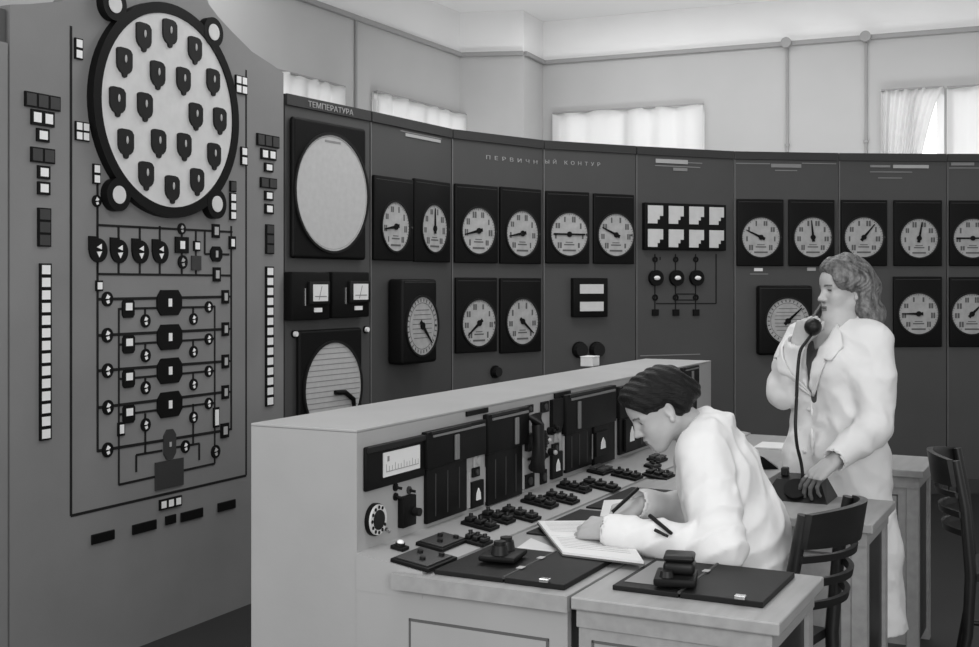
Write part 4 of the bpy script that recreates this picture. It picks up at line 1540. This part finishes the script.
class Head:
    """a head built about its centre; R columns: face direction, left, up"""
    def __init__(s, c, R, k=1.0):
        s.c, s.R, s.k = np.array(c, float), R, k

    def p(s, x, y, z):
        return s.c + s.R @ (np.array((x, y, z)) * s.k)

    def loc(s, v):
        return ((v - s.c) @ s.R) / s.k

    def build(s, S):
        p, k, R = s.p, s.k, s.R
        E = lambda c, r, kk=.02, op='add': S.ell(p(*c), [a * k for a in r], kk * k, op, R)
        Cn = lambda a, b, ra, rb, kk=.02, op='add': S.cone(p(*a), p(*b), ra * k, rb * k, kk * k, op)
        E((-.012, 0, .030), (.096, .074, .088), 0)
        E((.038, 0, -.030), (.050, .056, .070), .04)       # face block
        E((.055, 0, .045), (.036, .052, .040), .03)        # forehead
        Cn((.066, -.012, -.090), (.066, .012, -.090), .021, .021, .03)     # chin
        for q in (-1, 1):
            Cn((-.012, q * .052, -.045), (.058, q * .020, -.088), .014, .015, .03)   # jaw line
            E((.060, q * .038, -.022), (.020, .018, .018), .025)           # cheekbone
            E((.058, q * .026, -.052), (.022, .022, .024), .025)           # cheek
            Cn((.080, q * .012, .022), (.070, q * .046, .020), .009, .009, .012)     # brow ridge
            E((.094, q * .031, .004), (.018, .019, .013), .012, 'sub')     # eye socket
            E((.069, q * .031, .003), (.0135, .0145, .0125), .003)         # eyeball and lids
            Cn((.078, q * .018, .008), (.076, q * .044, .006), .005, .004, .004)     # upper lid
        Cn((.084, 0, .014), (.102, 0, -.022), .0075, .0095, .012)          # nose bridge
        E((.104, 0, -.028), (.013, .0115, .010), .008)                     # nose tip
        for q in (-1, 1):
            E((.094, q * .012, -.031), (.011, .008, .008), .006)           # wings
            E((.101, q * .006, -.040), (.005, .004, .004), .003, 'sub')
        E((.080, 0, -.062), (.016, .026, .016), .015)                      # mouth mound
        Cn((.0925, -.012, -.058), (.0925, .012, -.058), .0052, .0052, .006)          # upper lip
        Cn((.0905, -.010, -.069), (.0905, .010, -.069), .0062, .0062, .006)          # lower lip
        Cn((.097, -.016, -.0635), (.097, .016, -.0635), .0026, .0026, .003, 'sub')   # parting
        E((.090, 0, -.080), (.008, .016, .006), .01, 'sub')
        for q in (-1, 1):                                                  # ears
            E((-.012, q * .071, -.003), (.016, .007, .026), .006)
            E((-.009, q * .079, -.001), (.009, .006, .016), .004, 'sub')
            E((-.004, q * .076, -.032), (.008, .006, .009), .005)

    def mats(s, cen):
        """0 skin 1 lips 2 eye 3 brow"""
        q = s.loc(cen)
        x, y, z = q[:, 0], np.abs(q[:, 1]), q[:, 2]
        mi = np.zeros(len(q), np.int32)
        mi[(x > .083) & (y < .022) & (((z > -.0625) & (z < -.0545)) | ((z < -.0645) & (z > -.0745)))] = 1
        mi[(x > .083) & (y < .018) & (z <= -.0620) & (z >= -.0650)] = 2
        mi[(x > .070) & (y > .020) & (y < .044) & (z > .0005) & (z < .0085)] = 2
        mi[(x > .060) & (y > .012) & (y < .052) & (z > .022 - 8 * (y - .034) ** 2) & (z < .0285 - 8 * (y - .034) ** 2)] = 3
        return mi


def hand(S, w, fwd, back, curls, side, spread=1.0, thumb=(.5, .3), k=1.0):
    """wrist point w; fwd: towards the finger ends; back: out of the back of the hand; side: +1 thumb on the (back x fwd) side.
    curls: four (knuckle, middle, end) bends in degrees"""
    w = np.array(w, float)
    f = np.array(fwd, float); f /= np.linalg.norm(f)
    b = np.array(back, float); b -= f * (b @ f); b /= np.linalg.norm(b)
    t = np.cross(b, f) * side
    P = lambda x, y, z: w + k * (f * x + t * y + b * z)
    ys = [.029, .010, -.010, -.028]
    kx = [.083, .087, .083, .074]
    ln_ = [(.040, .025, .020), (.044, .029, .021), (.041, .027, .021), (.032, .021, .018)]
    rad = [.0085, .0088, .0083, .0074]
    for y, x in zip(ys, kx):
        S.cone(P(.0, y * .55, 0), P(x, y, 0), .0165 * k, .0115 * k, .010 * k)
    S.cone(P(.02, .0, -.004), P(.06, -.004, -.006), .018 * k, .016 * k, .012)
    S.cone(P(.015, .02, -.006), P(.055, .024, -.008), .016 * k, .012 * k, .012)
    for i in range(4):
        ang = 0
        a0 = (ys[i] / .029) * .09 * spread
        p = P(kx[i], ys[i], 0)
        for j in range(3):
            ang += math.radians(curls[i][j])
            d = f * (math.cos(ang) * math.cos(a0)) + t * math.sin(a0) - b * math.sin(ang)
            q = p + d * ln_[i][j] * k
            S.cone(p, q, rad[i] * k * (1 - .06 * j), rad[i] * k * (.93 - .08 * j), .003 if j else .005)
            p = q
    # thumb
    a, c = thumb
    p = P(.022, .024, -.006)
    d1 = f * math.cos(a) + t * math.sin(a) - b * .25
    d1 /= np.linalg.norm(d1)
    q = p + d1 * .042 * k
    S.cone(p, q, .0145 * k, .0105 * k, .008)
    d2 = f * math.cos(a - c) + t * math.sin(a - c) - b * .35
    d2 /= np.linalg.norm(d2)
    r_ = q + d2 * .030 * k
    S.cone(q, r_, .0100 * k, .0092 * k, .003)
    d3 = f * math.cos(a - 2 * c) + t * math.sin(a - 2 * c) - b * .4
    d3 /= np.linalg.norm(d3)
    S.cone(r_, r_ + d3 * .024 * k, .0092 * k, .0072 * k, .003)


def fine(v, faces, mats_fn=None):
    return v[faces].mean(1)


# ---------------------------------------------------------------- the seated woman (all in metres, world axes, root at the seat)
OP = np.array((.735, 3.455, 0.0))
op = thing('person', 'seated person with dark pinned-up hair in a white coat, bent over the journal writing', 'person', tuple(OP))
FO = np.array((-.93, .37, 0)); FO /= np.linalg.norm(FO)
LO_ = np.array((-FO[1], FO[0], 0))     # her left


def o_(f, l, z):
    return FO * f + LO_ * l + np.array((0, 0, z))


def w_(px, py, Y):
    """photo point at depth Y, relative to the seated woman's root"""
    return np.array(((px - CX) / F * Y, Y, CAMZ + (HY - py) / F * Y)) - OP


lsh, rsh = o_(.095, .155, 1.035), o_(.115, -.155, 1.035)
lel = w_(722, 548, 3.165)
lwr = w_(613, 531, 3.285)
rel = w_(716, 514, 3.73)
rwr = w_(643, 504, 3.575)
HO = Head(w_(660, 410, 3.46), rotm((-.83, -.10, -.53), (-.52, -.03, .83)), .90)
nb_ = o_(.088, 0, 1.065)

S = SDF((-.62, -.50, -.02), (.35, .50, 1.34), .0032)
HO.build(S)
S.cone(nb_ + np.array((0, 0, -.02)), HO.p(-.035, 0, -.055), .052, .050, .03)
S.cone(o_(.02, 0, .60), o_(.10, 0, .98), .10, .10, .05)
S.cone(o_(.10, 0, .98), nb_, .09, .05, .04)
for q, sh, el, wr in ((1, lsh, lel, lwr), (-1, rsh, rel, rwr)):
    S.cone(nb_, sh, .045, .045, .03)
    S.chain([sh, el, wr], [.046, .036, .025], .02)
    hp, kn, an = o_(.0, q * .085, .56), o_(.40, q * .10, .51), o_(.36, q * .10, .08)
    S.chain([hp, kn], [.085, .058], .04)
    S.chain([kn, an], [.055, .036], .02)
    S.cone(o_(.34, q * .10, .035), o_(.50, q * .11, .022), .034, .026, .02)
# left hand lies on the journal, right hand holds the pencil
hl_f = np.array((-.60, .79, -.10))
hand(S, lwr + np.array((-.012, .010, .002)), hl_f, (-.15, -.55, .78), [(26, 34, 20), (22, 32, 20), (26, 34, 22), (30, 38, 22)], -1, 1.1, (.55, .25), 1.1)
pen_tip = w_(608, 516, 3.49)
pen_end = w_(638, 488.5, 3.56)
hr_f = np.array((-.93, -.15, -.22))
hand(S, rwr + np.array((-.012, -.0, -.004)), hr_f, (-.25, -.30, .85), [(48, 50, 20), (52, 58, 30), (55, 65, 35), (58, 66, 38)], 1, .8, (.75, .35), .92)
sl, P = S._sl(S.lo, S.lo + S.h * (S.n - 1))
ff = P[0] * FO[0] + P[1] * FO[1]
S.f = np.where((ff < .29) & (P[2] < .50), np.maximum(S.f, .476 - P[2]), S.f).astype(np.float32)
del P, ff
v, fc = S.mesh()
mi = HO.mats(v[fc].mean(1))
body = mesh_obj('body', v, fc, ['skin', 'lips', 'eye', 'brow'], op, mi)
del S

# coat
S = SDF((-.62, -.55, .10), (.40, .55, 1.22), .006)
for q in (-1, 1):
    S.chain([o_(.0, q * .075, .52), o_(.02, q * .085, .78), o_(.07, q * .08, .95), o_(.10, q * .07, 1.03)], [.150, .125, .105, .075], .05)
    S.cone(o_(-.01, q * .09, .50), o_(.30, q * .11, .53), .125, .105, .06)
    S.cone(o_(.28, q * .11, .52), o_(.36, q * .11, .36), .10, .085, .05)
S.chain([o_(-.035, 0, .60), o_(-.01, 0, .80), o_(.045, 0, .98)], [.115, .11, .085], .05)
S.cone(nb_ + np.array((0, 0, -.03)), nb_ + FO * .02 + np.array((0, 0, .015)), .075, .062, .03)
S.cone(o_(.085, .10, 1.06), o_(.105, -.10, 1.06), .06, .06, .05)
S.cone(o_(.062, .045, 1.098), o_(.062, -.045, 1.098), .030, .030, .02)
for q, sh, el, wr in ((1, lsh, lel, lwr), (-1, rsh, rel, rwr)):
    d = (wr - el) / np.linalg.norm(wr - el)
    S.chain([sh + np.array((0, 0, -.005)), (sh + el) / 2 + np.array((0, 0, -.01)), el], [.075, .074, .068], .035)
    S.chain([el, (el + wr) / 2 + np.array((0, 0, -.004)), wr - d * .015], [.066, .056, .047], .02)
    S.cone(wr - d * .012, wr + d * .006, .048, .046, .0)
    S.cone(wr + d * .012, wr + d * .10, .037, .036, .004, 'sub')
# turned collar at the neck
for i in range(11):
    a0, a1 = math.radians(-150 + 27.3 * i), math.radians(-150 + 27.3 * (i + 1))
    ce = nb_ + FO * .028 + np.array((0, 0, .022))
    pt = lambda a: ce - FO * .074 * math.cos(a) + LO_ * .078 * math.sin(a) + np.array((0, 0, .022 * math.cos(a)))
    S.cone(pt(a0), pt(a1), .013, .013, .008)
ns, n2 = smooth_noise(3, 6, 18, 75, (1, 1, .45)), smooth_noise(11, 4, 60, 130)


def cuff_fade(w1, w2):
    def fn(x, y, z):
        d = np.minimum((x - w1[0]) ** 2 + (y - w1[1]) ** 2 + (z - w1[2]) ** 2, (x - w2[0]) ** 2 + (y - w2[1]) ** 2 + (z - w2[2]) ** 2)
        return np.clip((np.sqrt(d) - .045) / .06, 0.05, 1)
    return fn


cf = cuff_fade(lwr, rwr)
S.displace(lambda x, y, z: cf(x, y, z) * (.008 * ns(x, y, z) + .003 * n2(x, y, z) + .007 * np.abs(np.sin(22 * x - 30 * z + 3 * np.sin(9 * y + 7 * z) + 2 * ns(x, y, z)))))
S.below(.13)


def rest_on(S, desk=True):
    # sleeves lie on the desk, the seat of the coat on the chair
    sl, P = S._sl(S.lo, S.lo + S.h * (S.n - 1))
    wx, wy = P[0] + OP[0] - C0[0], P[1] + OP[1] - C0[1]
    vv = wx * K.n[0] + wy * K.n[1]
    uu = wx * K.d[0] + wy * K.d[1]
    vv = np.where((uu < .455) & (vv < 1.13), 0, vv)
    ff = P[0] * FO[0] + P[1] * FO[1]
    if desk:
        S.f = np.where((vv < .62) & (P[2] > .60), np.maximum(S.f, ZD + .0035 - P[2]), S.f).astype(np.float32)
        S.f = np.where((vv < .62) & (P[2] > .60) & (P[2] < .78), np.maximum(S.f, ZD + .0035 - P[2]), S.f).astype(np.float32)
        S.f = np.where((vv < .63) & (P[2] <= .755) & (P[2] > .70), np.maximum(S.f, .02), S.f).astype(np.float32)
    cf_ = (P[0] + OP[0] - .757) * math.cos(math.radians(144)) + (P[1] + OP[1] - 3.577) * math.sin(math.radians(144))
    S.f = np.where(P[2] < 1.0, np.maximum(S.f, -.178 - .10 * (P[2] - .46) - cf_), S.f)
    S.f = np.where(ff < .29, np.maximum(S.f, .474 - P[2]), S.f).astype(np.float32)


rest_on(S)
v, fc = S.mesh()
coat_op = mesh_obj('coat', v, fc, ['coat'], op)
del S
# hair
S = SDF((-.62, -.40, .85), (.25, .25, 1.36), .0035)
E = lambda c, r, kk=.02, o='add': S.ell(HO.p(*c), [a * .9 for a in r], kk, o, HO.R)
E((-.022, 0, .044), (.106, .086, .092), 0)
E((.034, .0, .086), (.060, .066, .042), .03)
E((.052, .02, .074), (.038, .050, .036), .03)
E((-.080, 0, .028), (.046, .072, .062), .03)
for q in (-1, 1):
    E((-.060, q * .052, .0), (.040, .034, .040), .03)
    E((.02, q * .062, .060), (.060, .022, .040), .03)
E((-.122, .0, .004), (.030, .050, .040), .02)
E((.10, 0, .002), (.056, .12, .074), .012, 'sub')
E((.104, 0, .030), (.040, .09, .042), .015, 'sub')
for q in (-1, 1):
    E((-.008, q * .094, -.010), (.034, .030, .040), .012, 'sub')
    E((.046, q * .088, -.030), (.056, .042, .062), .012, 'sub')
n3 = smooth_noise(5, 4, 40, 120, (.4, 1, 1))
S.displace(lambda x, y, z: .0035 * n3(x, y, z) + .0016 * np.sin(240 * (z + .5 * x) + 6 * np.sin(14 * y)))
v, fc = S.mesh()
mesh_obj('hair', v, fc, ['hair_dark'], op)
# pencils on the coat, found on the cloth itself
bv = BVHTree.FromObject(coat_op, bpy.context.evaluated_depsgraph_get())


def on_coat(px, py, root, tree):
    dr_ = Vector(ray(px, py)).normalized()
    o0 = Vector((0, 0, CAMZ)) - Vector(root)
    h_ = tree.ray_cast(o0, dr_)
    return h_[0], h_[1]


pp = [on_coat(*q, OP, bv) for q in ((650.5, 520), (672, 535), (657, 532), (668, 537))]
if all(x[0] is not None for x in pp):
    for a, b, r in ((0, 1, .006), (2, 3, .005)):
        A0, B0 = pp[a][0] + pp[a][1] * .012, pp[b][0] + pp[b][1] * .010
        tag(MB().tube([A0, (A0 * 3 + B0) / 4, B0], [r, r, r * .8], 8).build('pencil', 'black2', op, 60), 'dark pencil clipped to the sleeve')
# pencil in the hand is held: a thing of its own
pc = thing('pencil', 'long dark pencil held in the seated woman\'s right hand', 'pencil', tuple(OP + pen_tip))
dv = Vector(pen_end - pen_tip)
MB().tube([dv * .12, dv * .5, dv], [.0055, .0058, .0055], 8).build('shaft', 'black2', pc, 60)
MB().tube([Vector((0, 0, 0)), dv * .119], [.0012, .0055], 8).build('point', 'plate', pc, 60)

# ---------------------------------------------------------------- the standing woman
WP = np.array((1.255, 4.345, 0.0))
wo = thing('person', 'standing person with wavy fair hair in a long white coat, speaking into a handset', 'person', tuple(WP))
FW = np.array((-.84, -.54, 0)); FW /= np.linalg.norm(FW)
LW_ = np.array((-FW[1], FW[0], 0))


def s_(f, l, z):
    return FW * f + LW_ * l + np.array((0, 0, z))


def x_(px, py, Y):
    return np.array(((px - CX) / F * Y, Y, CAMZ + (HY - py) / F * Y)) - WP


lsh, rsh = s_(-.015, .155, 1.305), s_(.0, -.155, 1.305)
lel = x_(874, 428, 4.15)
lwr = x_(837, 458, 4.01)
rel = x_(785, 390, 4.36)
rwr = x_(797, 346, 4.27)
HW = Head(x_(845, 290, 4.355), rotm((-.975, -.20, -.08), (-.08, 0, .99)), .93)
nb_ = s_(-.01, 0, 1.345)
S = SDF((-.42, -.45, -.01), (.40, .40, 1.68), .0034)
HW.build(S)
S.cone(nb_, HW.p(-.03, 0, -.05), .054, .048, .03)
S.chain([s_(0, 0, .90), s_(-.005, 0, 1.10), s_(-.01, 0, 1.27), nb_], [.11, .09, .10, .05], .05)
for q, sh, el, wr in ((1, lsh, lel, lwr), (-1, rsh, rel, rwr)):
    S.cone(nb_, sh, .045, .042, .03)
    S.chain([sh, el, wr], [.044, .036, .025], .02)
    S.chain([s_(0, q * .085, .86), s_(.01, q * .085, .46), s_(-.015, q * .085, .09)], [.09, .056, .034], .03)
    S.cone(s_(-.03, q * .085, .04), s_(.13, q * .10, .026), .036, .028, .02)
# left hand reaches down to the telephone
hand(S, lwr + np.array((-.014, 0, -.012)), (-.70, .10, -.62), (-.45, -.45, .75), [(14, 22, 14), (20, 28, 16), (24, 30, 18), (30, 34, 18)], -1, 1.2, (.55, .2), .95)
# right hand closes around the handset
hs0 = x_(813, 327, 4.17)                   # mouthpiece
hs1 = HW.p(-.006, -.098, -.004)            # earpiece at the far ear
ax = (hs1 - hs0) / np.linalg.norm(hs1 - hs0)
grip = hs0 + ax * .075
hand(S, rwr + np.array((.003, 0, .008)), (.30, -.12, .95), (-.80, -.55, .18), [(52, 62, 30), (56, 66, 32), (58, 66, 32), (60, 66, 32)], -1, .7, (.6, .35), .95)
v, fc = S.mesh()
cen = v[fc].mean(1)
mi = HW.mats(cen)
mi[(cen[:, 2] < .85) & (cen[:, 2] > .075)] = 4
mi[cen[:, 2] <= .075] = 5
low = HW.loc(cen)[:, 2] < -.14
mesh_obj('body', v, fc, ['skin', 'lips', 'eye', 'brow', 'stocking', 'shoe'], wo, mi)
del S

S = SDF((-.42, -.45, .10), (.40, .42, 1.46), .006)
for q in (-1, 1):
    S.chain([s_(-.02, q * .095, .26), s_(-.01, q * .09, .55), s_(0, q * .08, .86), s_(-.005, q * .065, 1.06), s_(-.005, q * .075, 1.22), s_(-.01, q * .07, 1.29)], [.17, .15, .125, .108, .105, .075], .05)
    S.cone(s_(.07, q * .07, 1.20), s_(.04, q * .06, 1.12), .07, .07, .06)
S.cone(s_(-.02, 0, .28), s_(-.01, 0, .9), .135, .12, .05)
S.cone(s_(-.02, .11, 1.315), s_(-.005, -.11, 1.315), .055, .055, .05)
S.cone(nb_ + np.array((0, 0, -.04)), nb_ + np.array((0, 0, .012)), .072, .060, .03)
for q, sh, el, wr in ((1, lsh, lel, lwr), (-1, rsh, rel, rwr)):
    d = (wr - el) / np.linalg.norm(wr - el)
    S.chain([sh + np.array((0, 0, -.01)), (sh + el) / 2, el], [.072, .072, .066], .035)
    S.chain([el, (el + wr) / 2, wr - d * .02], [.066, .056, .045], .02)
    S.cone(wr - d * .02, wr + d * .004, .045, .044, .0)
    S.cone(wr + d * .012, wr + d * .10, .036, .034, .004, 'sub')
# open neck
S.chain([nb_ + FW * .075 + np.array((0, 0, .04)), s_(.13, .012, 1.27), s_(.17, .01, 1.15)], [.056, .046, .010], .006, 'sub')
# lapels and back of the collar
ce = nb_ + np.array((0, 0, .020))
for q in (-1, 1):
    pl_ = [ce - FW * .070 + np.array((0, 0, .026)), ce - FW * .035 + LW_ * q * .068 + np.array((0, 0, .018)), ce + FW * .035 + LW_ * q * .070 + np.array((0, 0, -.012)),
           s_(.115, q * .058, 1.275), s_(.138, q * .040, 1.21), s_(.142, q * .010, 1.13)]
    S.chain(pl_, [.013, .014, .016, .018, .016, .008], .006)
# front edge and pocket opening
S.chain([s_(.142, .012, 1.13), s_(.140, .015, .9), s_(.150, .015, .6), s_(.150, .015, .3)], [.006, .006, .007, .007], .006)
S.chain([s_(.136, .0, 1.12), s_(.136, .0, .9), s_(.143, .0, .6), s_(.145, .0, .3)], [.006, .006, .006, .006], .006, 'sub')
ns, n2, n4 = smooth_noise(21, 6, 18, 75, (1, 1, .4)), smooth_noise(12, 4, 60, 130), smooth_noise(8, 3, 18, 30, (1, 1, .06))
cf = cuff_fade(lwr, rwr)
S.displace(lambda x, y, z: cf(x, y, z) * (.007 * ns(x, y, z) + .003 * n2(x, y, z) + .014 * n4(x, y, z) * np.clip((1.0 - z) / .7, 0, 1) + .006 * np.abs(np.sin(26 * z + 24 * x + 3 * np.sin(11 * y) + 2 * ns(x, y, z)))))
S.below(.285)
v, fc = S.mesh()
coat_w = mesh_obj('coat', v, fc, ['coat'], wo)
# buttons down the front
bv = BVHTree.FromObject(coat_w, bpy.context.evaluated_depsgraph_get())
for zz in (1.05, .90, .75, .60):
    h_ = bv.ray_cast(Vector(s_(.5, -.03, zz)), Vector(-FW))
    if h_[0] is not None:
        b_ = MB().sphere(h_[0] + h_[1] * .001, (.009, .009, .009), 10).build('button', 'disc', wo, 60)
# lapels lie on the coat front
def lapel(q):
    outer = [(q * .052, 1.352), (q * .088, 1.322), (q * .112, 1.275), (q * .098, 1.232), (q * .080, 1.236), (q * .064, 1.19), (q * .034, 1.14), (q * .006, 1.10)]
    inner = [(q * .030, 1.345), (q * .048, 1.31), (q * .052, 1.275), (q * .045, 1.245), (q * .036, 1.22), (q * .026, 1.18), (q * .014, 1.14), (q * .002, 1.11)]
    bm = bmesh.new()
    rows = []
    for (a, b), (c, d) in zip(outer, inner):
        row = []
        for k in range(5):
            l, z = a + (c - a) * k / 4, b + (d - b) * k / 4
            h = bv.ray_cast(Vector(s_(.5, l, z)), Vector(-FW))
            if h[0] is None or (h[0] - Vector(s_(.09, l, z))).length > .14:
                h = bv.find_nearest(Vector(s_(.10, l, z)))
            row.append(Vector(h[0]) + Vector(FW) * .004 + h[1] * .006)
        rows.append([bm.verts.new(p) for p in row])
    for r0, r1 in zip(rows, rows[1:]):
        for k in range(4):
            bm.faces.new((r0[k], r0[k + 1], r1[k + 1], r1[k]))
    bmesh.ops.subdivide_edges(bm, edges=bm.edges[:], cuts=2, use_grid_fill=True, smooth=.6)
    me = bpy.data.meshes.new('lapel')
    bm.to_mesh(me)
    bm.free()
    me.materials.append(M['coat'])
    me.polygons.foreach_set('use_smooth', [True] * len(me.polygons))
    o = bpy.data.objects.new('lapel', me)
    COL.objects.link(o)
    o.parent = wo
    m_ = o.modifiers.new('thickness', 'SOLIDIFY')
    m_.thickness = .009
    m_.offset = 0


lapel(1)
lapel(-1)
# dress showing at the open neck
S = SDF((-.25, -.25, 1.0), (.2, .2, 1.42), .006)
S.chain([s_(.02, 0, 1.10), s_(.03, 0, 1.20), s_(.015, 0, 1.29)], [.095, .098, .07], .03)
S.cone(s_(.03, .05, 1.22), s_(.03, -.05, 1.22), .085, .085, .03)
S.cone(s_(-.01, .07, 1.31), s_(-.01, -.07, 1.31), .045, .045, .03)
S.cone(nb_ + FW * .06 + np.array((0, 0, .03)), s_(.10, 0, 1.275), .048, .012, .01, 'sub')
v, fc = S.mesh()
mesh_obj('dress', v, fc, ['dress'], wo)
# wavy hair
S = SDF((-.25, -.25, 1.22), (.30, .25, 1.70), .0035)
E = lambda c, r, kk=.02, o='add': S.ell(HW.p(*c), [a * .93 for a in r], kk, o, HW.R)
E((-.022, 0, .040), (.107, .086, .094), 0)
E((.030, 0, .092), (.066, .066, .040), .03)
E((-.075, 0, -.015), (.062, .080, .075), .03)
for q in (-1, 1):
    E((-.045, q * .068, -.055), (.045, .034, .060), .025)
    E((-.070, q * .058, -.115), (.040, .040, .040), .025)
    E((.020, q * .072, .045), (.048, .020, .042), .025)
    E((-.02, q * .078, .01), (.045, .022, .04), .02)
E((-.100, 0, -.095), (.046, .070, .056), .025)
E((.098, 0, -.02), (.050, .12, .085), .012, 'sub')
E((.115, 0, .032), (.066, .085, .050), .015, 'sub')
for q in (-1, 1):
    E((.040, q * .085, -.055), (.048, .040, .060), .012, 'sub')
    E((.004, q * .096, -.022), (.016, .018, .030), .010, 'sub')
n3, n5 = smooth_noise(9, 5, 45, 130), smooth_noise(31, 3, 60, 110, (1, 1, .5))
S.displace(lambda x, y, z: .007 * n3(x, y, z) + .004 * n5(x, y, z) + .0015 * np.sin(260 * (x + y) + 10 * np.sin(40 * z)))
v, fc = S.mesh()
mesh_obj('hair', v, fc, ['hair_fair'], wo)
del S

# handset in her hand and its cord down to the telephone
hsr = WP + hs0
t = thing('telephone_handset', 'black telephone handset with round mouthpiece held to the standing woman\'s mouth', 'telephone handset', tuple(hsr))
e1 = Vector(hs1 - hs0)
bw = Vector(HW.R @ np.array((.30, -.70, -.50))) * .042
MB().tube([Vector((0, 0, 0)) + bw * .4, e1 * .25 + bw, e1 * .5 + bw * 1.2, e1 * .75 + bw, e1 + bw * .3], [.014, .013, .014, .013, .014], 12).build('handle', 'black2', t, 60)
MB().sphere((0, 0, 0), (.030, .034, .031), 20).build('mouthpiece', 'black2', t, 60)
MB().sphere(e1, (.030, .022, .030), 20).build('earpiece', 'black2', t, 60)
cp = [(812, 334, 4.165), (806, 342, 4.15), (800, 352, 4.14), (797.5, 375, 4.10), (796.5, 400, 4.07), (795.5, 425, 4.05), (797, 445, 4.05), (801, 462, 4.06), (802.5, 475, 4.06), (801, 484, 4.07)]
pts = [np.array(((a - CX) / F * y, y, CAMZ + (HY - b) / F * y)) - hsr for a, b, y in cp]
# smooth the cord
sm = []
for i in range(len(pts) - 1):
    p0, p1, p2, p3 = pts[max(0, i - 1)], pts[i], pts[i + 1], pts[min(len(pts) - 1, i + 2)]
    for q in range(6):
        u_ = q / 6
        sm.append(.5 * (2 * p1 + (p2 - p0) * u_ + (2 * p0 - 5 * p1 + 4 * p2 - p3) * u_ ** 2 + (3 * p1 - p0 - 3 * p2 + p3) * u_ ** 3))
sm.append(pts[-1])
MB().tube([tuple(p) for p in sm], .0058, 8).build('cord', 'black2', t, 60)

# ------------------------------------------------------------------ light
w = bpy.data.worlds.new('world')
SC.world = w
w.use_nodes = True
bg = w.node_tree.nodes['Background']
bg.inputs['Color'].default_value = (1, 1, 1, 1)
bg.inputs['Strength'].default_value = 0.6


def area(name, loc, target, sx, sy, power, spread=180):
    l = bpy.data.lights.new(name, 'AREA')
    l.shape = 'RECTANGLE'
    l.size, l.size_y = sx, sy
    l.energy = power
    l.spread = math.radians(spread)
    o = bpy.data.objects.new(name, l)
    COL.objects.link(o)
    o.location = loc
    o.rotation_euler = (Vector(target) - Vector(loc)).to_track_quat('-Z', 'Y').to_euler()
    return o


area('ceiling_light_near', (0.3, 2.6, 3.9), (0.3, 3.6, 0.8), 2.4, 1.2, 50)
area('ceiling_light_far', (0.4, 6.2, 3.93), (0.4, 6.2, 0), 2.5, 1.2, 60)
area('window_daylight', (-3.4, 0.2, 2.4), (0.3, 4.5, 1.0), 2.2, 1.8, 60)
area('rear_window_daylight', (0.9, -2.0, 2.3), (0.4, 4.0, 1.1), 3.2, 2.0, 130)
area('wall_fill_behind_panel', (2.6, 9.0, 3.93), (2.8, 9.3, 0), 5.0, .6, 42)  # unseen lamp added behind the panel to brighten the back wall
area('hidden_uplight', (1.8, 9.3, 1.7), (1.9, 9.9, 4.0), 6.0, .5, 48)  # added uplight hidden by the panel, lifts the wall and ceiling
area('left_bay_fill', (-1.6, 7.6, 3.93), (-1.7, 7.8, 0), .6, 3.0, 30)  # added out of view, brightens the left wall behind the panel

SC.view_settings.view_transform = 'Standard'
SC.view_settings.look = 'None'
SC.view_settings.exposure = 0.0
SC.view_settings.gamma = 1.0
SC.view_settings.use_curve_mapping = False
